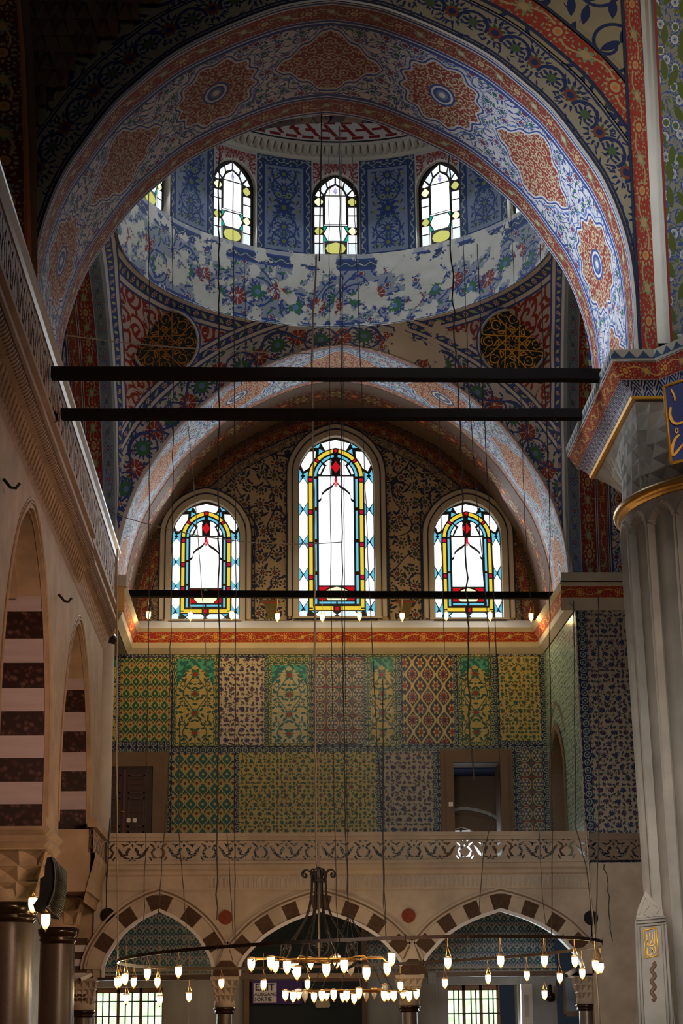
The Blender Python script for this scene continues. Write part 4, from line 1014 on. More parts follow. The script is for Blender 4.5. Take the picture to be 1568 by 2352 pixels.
# arcade
M['marble_pale'] = plain('pale_marble', (.42, .39, .38), .5)
M['voussoir'] = plain('dark_voussoir', (.055, .032, .02), .85, spec=.12, var=.6, sc=14)
AR = [(-2.30, 1.14, 4.12), (1.06, 1.70, 4.09), (4.84, 1.69, 4.08)]
aro = [arch(cx, a, ap, 2.76, 1.15, ARC2) for cx, a, ap in AR]
mb = MB(); f = fy(40.5)
wall_open(mb, f, -3.65, 6.75, 2.76, 5.04, [(O, 2.76) for O in aro], depth=.5, rmi=1)
wall_open(mb, fy(41.0), -3.65, 6.75, 2.76, 5.04, [(O, 2.76) for O in aro], depth=.01)
mb.box(6.72, 9.8, 40.5, 41, 0, 5.04, 0)
struct('wall_arcade', mb, [M['marble'], M['marble_grey']])['label'] = 'marble wall of the arcade below the pierced balustrade'
for k, (O, lab) in enumerate(zip(aro, ('striped voussoirs of the narrowest arch', 'striped voussoirs of the middle arch over the dark doorway', 'striped voussoirs of the arch over the three-light window'))):
    mb = MB(); O_ = O[(O[:, 1] > 2.9)]; s = arclen(O_); s0 = s-s[0]; N = 15 if k else 11
    Bn = offset(O_, .34)
    for j in range(N):
        a, b = s0[-1]*j/N, s0[-1]*(j+1)/N; tt = np.linspace(a, b, 4)
        q1 = [(np.interp(t, s0, O_[:, 0]), np.interp(t, s0, O_[:, 1])) for t in tt]; q2 = [(np.interp(t, s0, Bn[:, 0]), np.interp(t, s0, Bn[:, 1])) for t in tt]
        mb.prism(q1+q2[::-1], lambda x, z, d: (x, 40.47+d, z), .03, 1 if j % 2 == (1 if k else 1) else 0)
    ribbon(mb, O, -.04, .03, fy(40.47), 2, -.03); ribbon(mb, O_, .34, .38, fy(40.47), 0, -.03); ribbon(mb, O_, .38, .42, fy(40.47), 3, -.01); ribbon(mb, O_, .42, .46, fy(40.47), 0, -.03)  # pale inner edge strip: brightness of the lit reveal put into the colour
    mb.box(O[0, 0]-.01, O[0, 0]+.05, 40.42, 40.47, 2.76, 2.9, 2)
    struct('trim_%d' % (7+k), mb, [M['marble'], M['voussoir'], M['marble_pale'], M['brownstone']])['label'] = lab
mb = MB()
for X in (-.90, 2.97): mb.prism([(X-.27, 2.77), (X+.27, 2.77), (X+.25, 2.92), (X+.1, 3.08), (X-.1, 3.08), (X-.25, 2.92)], lambda x, z, d: (x, 40.40+d, z), .09); mb.prism([(X-.14, 3.05), (X+.14, 3.05), (X+.02, 3.42), (X-.02, 3.42)], lambda x, z, d: (x, 40.41+d, z), .08, 1)
struct('trim_16', mb, [M['voussoir'], M['marble']])['label'] = 'dark porphyry springers over the arcade capitals'
def disc(px, py, Y, r, mat, lab):
    p = at(px, py, Y); mb = MB(); N = 32
    mb.prism([(p[0]+r*math.cos(2*pi*k/N), p[2]+r*math.sin(2*pi*k/N)) for k in range(N)], lambda x, z, d: (x, Y+d, z), .05); o = mb.build('stone_disc', mat); tag(o, lab, 'disc', None)
disc(518, 2107, 40.46, .145, M['redstone'], 'round red porphyry disc between the narrow arch and the middle arch')
disc(938, 2103, 40.46, .145, M['redstone'], 'round red porphyry disc between the middle arch and the arch near the fluted pier')
disc(1357, 2108, 40.46, .15, M['black_stone'], 'round black disc beside the arch near the fluted pier')
disc(247, 2102, 40.46, .15, M['black_stone'], 'round black disc beside the carved gallery corner')
# entablature with blind arched band
mb = MB(); prof = [(40.48, 4.50), (40.46, 4.53), (40.46, 4.80), (40.42, 4.83), (40.40, 4.90), (40.34, 4.95), (40.34, 5.04), (40.6, 5.04)]
mb.grid([[(X, y, z) for y, z in prof] for X in (-3.4, 6.72)], [[(X, z) for y, z in prof] for X in (-3.4, 6.72)], 0, False)
for k in range(80):
    X = -1.2+k*.1; 
    if X > 6.6: break
    w = .037; mb.tube([(X-w, 40.45, 4.56), (X-w, 40.45, 4.74), (X-w*.6, 40.45, 4.775), (X, 40.45, 4.79), (X+w*.6, 40.45, 4.775), (X+w, 40.45, 4.74), (X+w, 40.45, 4.56)], .0055, 4, 1)
struct('trim_10', mb, [M['marble'], M['marble_pale']])['label'] = 'marble entablature with a band of small blind arches under the balustrade'
# pierced panels
M['cut'] = plain('shaded_cut_marble', (.06, .035, .02), .8)  # hole sides coloured dark to stand for the shade inside the piercings
def motif(P, h):
    """P (.., 2) metres in a cell; True where the stone is cut away"""
    per = h*2.55; x = np.abs((P[..., 0]/per) % 1-.5)*per; z = P[..., 1]/h; x = x/h      # mirrored cell, x from 0 (axis) to 1.27
    def seg(x0, z0, x1, z1, w0, w1):
        dx, dz = x1-x0, z1-z0; t = np.clip(((x-x0)*dx+(z-z0)*dz)/(dx*dx+dz*dz), 0, 1)
        return np.hypot(x-(x0+dx*t), z-(z0+dz*t)) < (w0+(w1-w0)*t)*1.4
    w_ = 1.35
    m_ = (np.abs(x)+np.abs(z-.78)*.75 < .075) | (np.abs(x)+np.abs(z-.16)*.75 < .075)
    m_ |= seg(.30, .16, .52, .30, .03, .055) | seg(.52, .30, .68, .55, .055, .045) | seg(.68, .55, .80, .70, .045, .02) | seg(.30, .16, .12, .14, .03, .012)
    m_ |= seg(.17, .60, .27, .45, .055, .05) | seg(.27, .45, .24, .33, .05, .02) | seg(.24, .33, .40, .32, .02, .03)
    m_ |= seg(.20, .84, .42, .78, .015, .035) | seg(.42, .78, .56, .86, .04, .015) | seg(.42, .78, .44, .66, .03, .01)
    m_ |= (z > .90)*(np.abs(x-.14)*.9 < (z-.88)*.9) | (z < .10)*(np.abs(x-.12) < (.12-z)*.8) | (z > .90)*(np.abs(x-1.14) < (z-.88)*.9)
    m_ |= (np.abs(x-1.27)+np.abs(z-.70)*.75 < .06) | seg(1.10, .62, .95, .45, .05, .03) | seg(.95, .45, 1.05, .22, .03, .05) | seg(1.05, .22, 1.22, .16, .04, .015) | seg(.88, .86, 1.04, .74, .02, .045) | seg(.86, .20, .94, .08, .03, .03)
    return m_*(z > .03)*(z < .97)
def pierced(name, f, L, h, cell, th, mat, parent, rep=1, sx=1.):
    nx, nz = int(L/cell), int(h/cell)
    gx = (np.arange(nx)+.5)*cell; gz = (np.arange(nz)+.5)*cell
    Mk = motif(np.stack(np.meshgrid(gx*sx, gz % (h/rep), indexing='ij'), -1), h/rep)
    vid = {}; vs = []; uv = []; fs = []; fd_ = []
    def vv(i, j, b):
        k = (i, j, b)
        if k not in vid: vid[k] = len(vs); vs.append(f(i*cell, j*cell, th*b)); uv.append((i*cell, j*cell))
        return vid[k]
    for i in range(nx):
        j = 0
        while j < nz:       # merge vertical runs
            if Mk[i, j]: j += 1; continue
            k = j
            while k < nz and not Mk[i, k]: k += 1
            fs.append((vv(i, j, 0), vv(i+1, j, 0), vv(i+1, k, 0), vv(i, k, 0))); fs.append((vv(i, j, 1), vv(i, k, 1), vv(i+1, k, 1), vv(i+1, j, 1)))
            for jj in (j, k):
                if 0 < jj < nz: fd_.append((vv(i, jj, 0), vv(i+1, jj, 0), vv(i+1, jj, 1), vv(i, jj, 1)))
            j = k
    for i in range(nx-1):
        for j in range(nz):
            if Mk[i, j] != Mk[i+1, j]: fd_.append((vv(i+1, j, 0), vv(i+1, j+1, 0), vv(i+1, j+1, 1), vv(i+1, j, 1)))
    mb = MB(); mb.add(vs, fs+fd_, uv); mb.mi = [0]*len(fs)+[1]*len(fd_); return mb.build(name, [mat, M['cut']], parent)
t = thing('gallery_balustrade', 'pierced marble balustrade running across in front of the tiled wall', 'balustrade', (0, 40.36, 5.04))
def sub(mb, name, mat, par):
    o = mb.build(name, mat, par); o.matrix_parent_inverse = Matrix.Translation(-Vector(par.location)); return o
def setp(o, par): o.matrix_parent_inverse = Matrix.Translation(-Vector(par.location)); return o
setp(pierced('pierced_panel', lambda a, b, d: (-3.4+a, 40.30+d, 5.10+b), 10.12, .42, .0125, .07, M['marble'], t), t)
mb = MB(); mb.box(-3.4, 6.72, 40.28, 40.42, 5.52, 5.60); mb.box(-3.4, 6.72, 40.24, 40.44, 5.60, 5.68); sub(mb, 'top_rail', M['marble'], t)
mb = MB(); mb.box(-3.4, 6.72, 40.27, 40.4, 5.04, 5.10); sub(mb, 'bottom_rail', M['marble'], t)
t = thing('gallery_balustrade', 'darker pierced balustrade section turned behind the fluted pier', 'balustrade', (7, 40.66, 5.04))
M['marble_dark'] = plain('brown_marble', (.13, .085, .055), .55, var=.3, sc=1)
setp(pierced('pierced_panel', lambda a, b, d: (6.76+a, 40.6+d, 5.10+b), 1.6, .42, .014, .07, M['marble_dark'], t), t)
mb = MB(); mb.box(6.74, 8.4, 40.55, 40.72, 5.52, 5.66); sub(mb, 'top_rail', M['marble_dark'], t)
# columns of the arcade
def muq(mb, cx, cy, z0, z1, w0, w1, nx=4, rows=3, mi=0):
    """stalactite capital: stacked rows of folded facets"""
    for r in range(rows):
        za, zb = z0+(z1-z0)*r/rows, z0+(z1-z0)*(r+1)/rows; a, b = w0+(w1-w0)*r/rows, w0+(w1-w0)*(r+1)/rows
        for sd_ in range(4):
            c, s_ = [(1, 0), (0, 1), (-1, 0), (0, -1)][sd_]
            def g_(u, o_, z): x, y = u, -o_; return (cx+x*c-y*s_, cy+x*s_+y*c, z)
            n = nx
            for k in range(n):
                u0, u1 = -b+2*b*k/n, -b+2*b*(k+1)/n; um = (u0+u1)/2; e = (b-a)
                p = [g_(u0, b, zb), g_(u1, b, zb), g_(um, a*.94, za), g_(um, a*.80, (za+zb)/2+.02), g_(max(-a, u0), a*.9, za), g_(min(a, u1), a*.9, za)]
                mb.add(p, [(0, 3, 1), (0, 4, 3), (4, 2, 3), (3, 2, 5), (3, 5, 1)], None, mi)
        mb.box(cx-b, cx+b, cy-b, cy+b, zb-.012*(1 if r < rows-1 else 1), zb, mi)
def column(name, lab, X, Y, r, ztop, capz, w, base=0., ring=.06, grp=None):
    t = thing(name, lab, 'column', (X, Y, base), grp)
    mb = MB(); mb.lathe([(r*1.02, base), (r, base+(ztop-base)*.5), (r*.94, ztop)], (X, Y, 0), 32); sub(mb, 'shaft', M['granite'], t)
    k = ring; mb = MB(); mb.lathe([(r*.96, ztop-k*.4), (r*1.10, ztop), (r*1.22, ztop+k*.5), (r*1.12, ztop+k), (r*1.3, ztop+k*1.6), (r*1.36, ztop+k*2.2), (r*1.2, ztop+k*2.7)], (X, Y, 0), 32); sub(mb, 'bronze_ring', M['bronze'], t)
    mb = MB(); z = ztop+k*2.7; mb.lathe([(r*1.15, z), (r*1.25, z+.02), (r*1.2, z+(capz-z)*.2)], (X, Y, 0), 24); muq(mb, X, Y, z+(capz-z)*.15, capz-.06, r*1.0, w*.93); mb.box(X-w, X+w, Y-w, Y+w, capz-.06, capz); sub(mb, 'capital', M['marble'], t)
    return t
column('arcade_column', 'granite arcade column between the narrow arch and the middle arch', -.93, 40.75, .17, 2.03, 2.76, .30, ring=.045)
column('arcade_column', 'granite arcade column between the middle arch and the arch near the fluted pier', 2.90, 40.75, .17, 2.03, 2.76, .30, ring=.045)
column('arcade_column', 'half hidden column where the arcade meets the plain wall', 6.62, 40.85, .17, 2.03, 2.76, .30, ring=.045)
column('arcade_column', 'small dark column low beside the granite columns at the left', -3.85, 40.75, .19, 1.98, 2.76, .3, ring=.05)
# ------------------------------------------------------------------ carved gallery on the left
M['cream'] = plain('weathered_cream_marble', (.29, .205, .13), .75, spec=.15, var=.55, sc=1.8, bump=.5)
M['rose'] = plain('rosy_marble', (.28, .19, .14), .7, spec=.15, var=.5, sc=1.6, bump=.4)
fL = lambda y, z, d=0.: (-3.6-d, y, z)
LA = [arch(35.60, 2.78, 9.15, 4.85, 3.6), arch(28.15, 2.86, 9.35, 4.85, 3.6), arch(21.0, 2.8, 9.35, 4.85, 3.6)]
mb = MB()
wall_open(mb, fL, 17.5, 40.5, 4.83, 9.66, [(O, 4.83) for O in LA], depth=.06, rmi=0)
for O in LA:
    J = offset(O, -.03); J[:, 1] = np.minimum(J[:, 1], O[:, 1].max()-.05); s = arclen(J)
    ribbon(mb, O, 0, -.04, lambda y, z, d: (-3.66-d, y, z), 0, 0)
    hi = J[:, 1] > 8.35; k0 = int(np.argmax(hi)); k1 = len(hi)-1-int(np.argmax(hi[::-1]))
    for q, mi in ((slice(0, k0+1), 1), (slice(k1, None), 1)): mb.grid([[fL(y, z, .06), fL(y, z, 1.5)] for y, z in J[q]], [[(k, 0), (k, 1.2)] for k in s[q]], mi, False)
    H = J[k0:k1+1]; n_ = len(H)     # stepped cream head of the arch
    for st in range(4):
        d0, d1 = .06+.36*st, .06+.36*(st+1); Hs = offset(H, -.07*st); Hs[:, 1] = np.minimum(Hs[:, 1], H[:, 1].max()-.10*st); H2 = offset(H, -.07*(st+1)); H2[:, 1] = np.minimum(H2[:, 1], H[:, 1].max()-.10*(st+1))
        mb.grid([[fL(y, z, d0), fL(y, z, d1)] for y, z in Hs], [[(k, 0), (k, .36)] for k in range(n_)], 0, False)
        mb.grid([[fL(*p, d1), fL(*q_, d1)] for p, q_ in zip(Hs, H2)], [[(k, 0), (k, .1)] for k in range(n_)], 0, False)
    mb.tube([(-3.59, y, z) for y, z in offset(O, .09) if z > 5.0], .022, 6, 0); mb.tube([(-3.60, y, z) for y, z in offset(O, .15) if z > 5.0], .014, 6, 2)
struct('wall_left', mb, [M['cream'], M['striped'], M['brownwood']])['label'] = 'arcaded wall of cream marble with striped jambs under the carved gallery'
mb = MB(); mb.box(-5.2, -3.62, 17.5, 40.5, 9.66, 9.9); mb.box(-5.3, -5.15, 38.7, 44, 0, 9.9); mb.box(-7.6, -7.5, 17.5, 45, 0, 11.5)
struct('wall_left_inner', mb, M['cream'])['label'] = 'inner wall behind the left arcade'
def profile(mb, prof, y0, y1, mi=0, n=2):
    ys = np.linspace(y0, y1, n); L = np.concatenate([[0], np.cumsum(np.hypot(*np.diff(np.array(prof), axis=0).T))])
    mb.grid([[(x, y, z) for x, z in prof] for y in ys], [[(y, l) for l in L] for y in ys], mi, False)
def roll(cx, cz, r, a0, a1, n=7): return [(cx+r*math.cos(a), cz+r*math.sin(a)) for a in np.linspace(math.radians(a0), math.radians(a1), n)]
pr = [(-3.6, 9.64), (-3.58, 9.68), (-3.50, 9.98)]+roll(-3.50, 10.15, .15, -70, 70)+[(-3.42, 10.32), (-3.36, 10.36), (-3.36, 10.44), (-3.42, 10.47), (-3.40, 10.56), (-3.33, 10.60), (-3.33, 10.68), (-3.9, 10.68)]
mb = MB(); profile(mb, pr, 17.5, 40.9)
pr2 = [(x+.07, z) for x, z in pr[2:-1]]+[(-3.9, 10.7)]; profile(mb, [(-3.6, 9.66)]+pr2, 17.5, 34.6)
q = [(-3.6, 9.66)]+pr2; mb.add([(x, 34.6, z) for x, z in q], [tuple(range(len(q)))])
mb.add([(x, 40.9, z) for x, z in pr], [tuple(range(len(pr)))])
y = 17.6
while y < 40.4:       # shallow niches carved under the roll
    o_ = .07 if y < 34.5 else 0
    mb.tube([(-3.585+o_, y, 9.70), (-3.51+o_, y, 9.95), (-3.49+o_, y+.1, 10.0), (-3.51+o_, y+.2, 9.95), (-3.585+o_, y+.2, 9.70)], .012, 4, 1); y += .26
y = 17.6
while y < 40.6:       # reeds across the roll
    o_ = .07 if y < 34.5 else 0
    mb.tube([(x+o_, y+.05*k, z) for k, (x, z) in enumerate(roll(-3.50, 10.15, .156, -60, 70, 6))], .012, 3, 2, cap=False); y += .13
struct('trim_11', mb, [M['rose'], M['cream'], M['brownstone']])['label'] = 'carved cornice with a reeded roll under the upper balustrade'
t = thing('upper_balustrade', 'long pierced marble balustrade rising steeply at the left, weathered', 'balustrade', (-3.4, 30, 10.68))
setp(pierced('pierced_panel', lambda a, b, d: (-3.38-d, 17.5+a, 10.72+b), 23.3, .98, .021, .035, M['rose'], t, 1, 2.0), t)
mb = MB(); q = [(-3.5, 11.68), (-3.36, 11.68), (-3.33, 11.74), (-3.37, 11.80)]+roll(-3.39, 11.90, .10, -20, 130)+[(-3.5, 11.96)]; profile(mb, q, 17.5, 40.95); mb.add([(x, 40.95, z) for x, z in q], [tuple(range(len(q)))]); sub(mb, 'top_rail', plain('worn_rail', (.22, .14, .085), .35, var=.4, sc=2), t)
mb = MB(); mb.box(-3.5, -3.34, 40.6, 40.95, 10.68, 11.7); sub(mb, 'end_post', M['rose'], t)
# small fittings on the gallery
p = atX(121, 957, -3.3); t = thing('wall_lamp', 'small round floodlight hanging on the upper balustrade', 'lamp', p)
mb = MB(); mb.lathe([(.02, -.12), (.07, -.10), (.09, 0), (.10, .02), (.08, .02), (.07, -.01)], (0, 0, 0), 20); o = mb.build('lamp_head', M['bronze'], t); o.rotation_euler = (math.radians(100), 0, .3)
mb = MB(); mb.tube([(0, 0, .05), (-.05, .02, .18), (-.06, .05, .32)], .012); mb.build('bracket', M['iron'], t)
for (x, y_, lab) in ((8, 1100, 'rusty iron hook on the cream spandrel, upper one'), (135, 1365, 'rusty iron hook on the cream spandrel, lower one')):
    p = atX(x, y_, -3.58); mb = MB(); mb.tube([p, p+[.10, .0, -.12], p+[.17, .0, -.13], p+[.22, 0, -.06]], .022); tag(mb.build('iron_hook', M['iron']), lab, 'hook')
# piers and great granite columns under the arcade
def striped_pier(Y0, Y1, k):
    mb = MB(); mb.box(-3.78-1.3, -3.62, Y0+.04, Y1-.04, 4.5, 4.86, 0)
    q = [(-3.56, 4.86), (-3.52, 4.80), (-3.60, 4.72), (-3.55, 4.62), (-3.66, 4.50)]
    for a, b in ((0, 1),):
        P = [[(x, Y0-(x+3.6)*1., z) for x, z in q], [(x, Y1+(x+3.6)*1., z) for x, z in q]]; mb.grid(P, [[(0, z) for _, z in q], [(1, z) for _, z in q]], 0, False)
        P = [[(-5.1, Y0-(x+3.6), z) for x, z in q], [(x, Y0-(x+3.6), z) for x, z in q]]; mb.grid(P, [[(0, z) for _, z in q], [(1, z) for _, z in q]], 0, False)
    struct('trim_%d' % k, mb, M['cream'])['label'] = 'moulded impost block above the granite column'
striped_pier(30.98, 32.9, 12); striped_pier(38.42, 40.3, 13)
def bigcol(lab, X, Y, r):
    t = thing('granite_column', lab, 'column', (X, Y, 0))
    mb = MB(); mb.lathe([(r, 0), (r*.98, 1.8), (r*.94, 3.42)], (X, Y, 0), 48); sub(mb, 'shaft', M['granite'], t)
    mb = MB(); mb.lathe([(r*.95, 3.38), (r*1.02, 3.42), (r*1.10, 3.46), (r*1.02, 3.5), (r*1.06, 3.52), (r*1.16, 3.60), (r*1.18, 3.66), (r*1.02, 3.70)], (X, Y, 0), 48); sub(mb, 'bronze_ring', M['bronze'], t)
    mb = MB(); mb.lathe([(r*1.0, 3.68), (r*1.05, 3.9)], (X, Y, 0), 32); muq(mb, X, Y, 3.75, 4.52, r*1.05, r*1.52, 3, 3); sub(mb, 'capital', M['cream'], t)
bigcol('nearest dark granite column at the left edge, carrying the loudspeaker', -4.25, 31.75, .43)
bigcol('dark granite column behind the loudspeaker, second in the left arcade', -4.23, 39.2, .35)
t = thing('slender_column', 'slender pale column with a dark ring at the end of the carved gallery', 'column', (-3.62, 41.4, 5.6))
mb = MB(); mb.lathe([(.20, 5.6), (.195, 10.0)], (-3.62, 41.4, 0), 24); sub(mb, 'shaft', M['plaster'], t)
mb = MB(); mb.lathe([(.2, 9.92), (.24, 10.0), (.28, 10.06), (.22, 10.12), (.2, 10.16)], (-3.62, 41.4, 0), 24); sub(mb, 'dark_ring', M['bronze'], t)
mb = MB(); mb.lathe([(.19, 10.14), (.19, 10.3), (.24, 10.42), (.34, 10.62), (.36, 10.7)], (-3.62, 41.4, 0), 10, sm=False); sub(mb, 'capital', M['brownstone'], t)
# low balustrade that turns along the left side of the gallery
t = thing('side_balustrade', 'short worn balustrade running back beside the slender column', 'balustrade', (-3.45, 39, 4.9))
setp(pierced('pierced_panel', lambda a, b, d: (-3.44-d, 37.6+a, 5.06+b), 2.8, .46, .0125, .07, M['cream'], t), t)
mb = MB(); mb.box(-3.56, -3.38, 37.6, 40.42, 5.54, 5.70); sub(mb, 'top_rail', M['cream'], t)
mb = MB(); q = [(-3.6, 4.1), (-3.52, 4.5), (-3.46, 4.7), (-3.40, 4.95), (-3.40, 5.05), (-3.5, 5.06)]; profile(mb, q, 37.6, 40.46); sub(mb, 'moulded_base', M['cream'], t)
mb = MB(); mb.box(-4.2, -3.5, 37.65, 40.4, 4.3, 5.5); struct('trim_15', mb, M['cream'])['label'] = 'masonry under the short side balustrade'
# striped low arch seen between the granite columns
mb = MB(); f = fy(40.62); 
lo = arch(-4.05, .28, 3.85, 2.3, .9, ARC2); mb.box(-4.75, -3.62, 40.6, 40.64, 2.3, 4.8, 1)
for i in range(9): mb.box(-4.2, -3.78, 40.55, 40.62, 2.3+i*.14, 2.37+i*.14, 0 if i % 2 else 2)
for i in range(9): mb.box(-4.2, -3.78, 40.55, 40.62, 2.37+i*.14, 2.44+i*.14, 0 if i % 2 else 2)
struct('wall_low_stripes', mb, [M['marble_pale'], M['cream'], M['voussoir']])['label'] = 'low striped masonry beside the granite columns'
# ------------------------------------------------------------------ the fluted pier
PX_, PY_ = 8.08, 28.55
t = thing('fluted_pier', 'huge fluted marble pier with a gilded ring and painted abacus', 'pier', (PX_, PY_, 0))
NF = 25; R0 = 2.56
phis = np.radians(np.arange(90, 290, .75)); zs = np.concatenate([np.linspace(-.06, 8.6, 10), np.arange(8.65, 9.36, .03)])
def shaft_r(ph, z):
    w = ((ph*NF/(2*pi)) % 1)*2-1; a = abs(w)
    zt = 8.9+.30*math.sqrt(max(0, 1-(a/.86)**2)) if a < .86 else 8.0
    taper = -.16*(1-z/9.4)
    k = min(max((.84-a)/.08, 0), 1) if z < 8.9 else min(max((zt-.03-z)/.06, 0), 1)*(a < .86)
    rim = .03 if (.84 <= a < .95 and z < 9.0) or (a < .9 and zt-.03 < z < zt+.06) else 0.
    return R0+taper+rim-k*(.10-.06*(1-(a/.86)**2))
mb = MB(); mb.grid([[(PX_+shaft_r(p, z)*math.cos(p), PY_+shaft_r(p, z)*math.sin(p), z) for z in zs] for p in phis], [[(p*R0, z) for z in zs] for p in phis], 0, False)
M['pierstone'] = plain('grey_pier_marble', (.29, .265, .225), .65, spec=.15, var=.55, sc=1.2, bump=.3)
sub(mb, 'shaft', M['pierstone'], t)
mb = MB(); mb.lathe([(R0-.02, 9.34), (R0+.03, 9.38)]+[(R0+.02+.085*math.cos(a), 9.47+.085*math.sin(a)) for a in np.linspace(-1.3, 1.4, 9)]+[(R0, 9.58)], (PX_, PY_, 0), 120, a0=pi/2, a1=3*pi/2+.6); sub(mb, 'gilded_ring', plain('old_gilding', (.42, .25, .06), .3, .7, .5, var=.5, sc=5), t)
ab = [(5.31, 32.5), (5.23, 27.4), (5.90, 27.38), (6.62, 26.2), (8.4, 25.7), (9.6, 26.1), (11, 27.4), (11, 32.5)]
ab_ = np.array(ab)
def inset(d):
    c = ab_.mean(0); out = []
    n = len(ab_)
    for i in range(n):
        p0, p1, p2 = ab_[i-1], ab_[i], ab_[(i+1) % n]; e1 = (p1-p0)/np.linalg.norm(p1-p0); e2 = (p2-p1)/np.linalg.norm(p2-p1)
        n1 = np.array([-e1[1], e1[0]]); n2 = np.array([-e2[1], e2[0]]); b = n1+n2; b /= (1+n1@n2); out.append(p1+b*d)
    return np.array(out)
def tier(mb, lv, mi=0):
    rows = [(inset(d), z) for d, z in lv]; n = len(ab_)
    L = np.concatenate([[0], np.cumsum(np.linalg.norm(np.roll(ab_, -1, 0)-ab_, axis=1))])
    mb.grid([[(*rw[i % n], z) for rw, z in rows] for i in range(n+1)], [[(L[i], rows[0][1]*0+abs(z-rows[0][1])) for rw, z in rows] for i in range(n+1)], mi, False)
    return mb
g = G('abacus_cresting', .85); u, v = g.uv(); x = g.cell(u, .22)*.22; c = g.mix((x.abs() < (v*.9-.02))*(v < .13) | (v > .125)*(v < .14), (.30, .27, .21), (.03, .05, .10)); g.color(c); cre = g.m
g = G('acanthus_roll', .7); u, v = g.uv(); x = g.cell(u+v*.3, .24)*.24
c = g.mix((g.op('SINE', (x.abs()*1.2+v)*90.) > -.2), (.5, .5, .52), (.02, .035, .13)); rr = g.op('SQRT', x*x*3+(v-.12)*(v-.12)); c = g.mix(rr < .05, c, (.5, .48, .5)); g.color(c); aca = g.m
mb = tier(MB(), [(-.0, 11.72), (.0, 11.70), (.02, 11.54)]); sub(mb, 'abacus_cresting', cre, t)
mb = tier(MB(), [(.03, 11.54), (.05, 11.52), (.16, 11.28)]); sub(mb, 'abacus_band', redstrip('red_leaf_abacus', .27, .7, (.24, .02, .012), (.5, .45, .4), (.5, .26, .05)), t)
mb = tier(MB(), [(.16, 11.28), (.18, 11.27), (.22, 11.24), (.30, 11.17), (.36, 11.08)]); sub(mb, 'acanthus_roll', aca, t)
mb = tier(MB(), [(.34, 11.08), (.36, 11.04), (.42, 11.035)]); sub(mb, 'gilded_edge', M['gold'], t)
mb = MB(); rg = random.Random(3)
ins = inset(.42); n = len(ab_)
def cap_pt(s_, t_):     # s_ along the polygon perimeter, t_ 0 top .. 1 ring
    i = int(s_) % n; k = s_-int(s_); p = ins[i]*(1-k)+ins[(i+1) % n]*k
    a = math.atan2(p[1]-PY_, p[0]-PX_); q = np.array([PX_+(R0-.03)*math.cos(a), PY_+(R0-.03)*math.sin(a)])
    e = t_**.8; r = p*(1-e)+q*e; return r
SS = 26; TT = 6
for i in range(n-1):
    nk = max(2, int(np.linalg.norm(ins[(i+1) % n]-ins[i])/.30))
    for k in range(nk):
        for j in range(TT):
            off = 0.
            s0, s1 = i+k/nk+off, i+(k+1)/nk+off
            if s1 > i+1: s1 = i+1
            t0, t1 = j/TT, (j+1)/TT; z = lambda t: 11.04-(11.04-9.56)*t
            a, b = cap_pt(s0, t0), cap_pt(s1, t0); c_, d_ = cap_pt(s0, t1), cap_pt(s1, t1); m_ = cap_pt((s0+s1)/2, (t0+t1)/2)
            cen = np.array([PX_, PY_]); nn = (cen-m_)/np.linalg.norm(cen-m_); m_ = m_+nn*(.02+.16*rg.random())*(1 if i else .35)
            mb.add([(*a, z(t0)), (*b, z(t0)), (*d_, z(t1)), (*c_, z(t1)), (*m_, z((t0+t1)/2+.1/TT))], [(0, 4, 1), (1, 4, 2), (2, 4, 3), (3, 4, 0)])
sub(mb, 'stalactite_capital', plain('capital_stone', (.19, .165, .13), .6, var=.45, sc=2, bump=.3), t)
# gilded blue inscription panel on the capital
Yp = 25.75; K = lambda x, y, d=0.: tuple(at(x, y, Yp-d))
t2 = thing('inscription_panel', 'bright blue panel with gilded script on the pier capital', 'sign', at(1570, 980, Yp))
mb = MB(); q = [(1524, 888), (1640, 850), (1640, 1040), (1541, 1064)]; mb.add([K(*p) for p in q]+[K(*p, -.04) for p in q], [(0, 3, 2, 1), (0, 1, 5, 4), (1, 2, 6, 5), (2, 3, 7, 6), (3, 0, 4, 7)]); sub(mb, 'blue_board', M['bluepanel'], t2)
mb = MB()
for a, b in zip(q, q[1:]+q[:1]): mb.tube([K(*a, .01), K(*b, .01)], .022, 6)
sub(mb, 'gilded_border', M['gold'], t2)
def stroke(mb, pts, w, f, n=5, th=.012, mi=0):
    P = smooth(pts, n) if len(pts) > 2 else np.array(pts, float); W = [w*(.55+.6*math.sin(pi*min(1, .12+.88*i/(len(P)-1)))) for i in range(len(P))]
    t_ = np.gradient(P, axis=0); nn = np.stack([-t_[:, 1], t_[:, 0]], 1); nn /= np.linalg.norm(nn, axis=1)[:, None]+1e-9
    A = P+nn*np.array(W)[:, None]/2; B = P-nn*np.array(W)[:, None]/2
    mb.grid([[f(*a, 0), f(*a, th), f(*b, th), f(*b, 0)] for a, b in zip(A, B)], [[(0, 0)]*4 for _ in A], mi, False)
mb = MB(); fk = lambda a, b, d: K(a, b, .012+d)
for L, w in (([(1540, 893), (1545, 903), (1549, 913), (1549, 921)], 4), ([(1540, 935), (1538, 952), (1544, 968), (1556, 973), (1575, 966)], 6), ([(1553, 983), (1550, 990), (1554, 994), (1557, 988), (1553, 983)], 2.5), ([(1560, 998), (1550, 1008), (1544, 1025), (1543, 1040), (1548, 1044), (1560, 1030), (1568, 1020)], 6), ([(1590, 900), (1592, 960), (1590, 1020)], 6), ([(1606, 905), (1612, 960), (1600, 1000)], 6)):
    stroke(mb, L, w, fk)
sub(mb, 'gilded_script', M['gold'], t2)
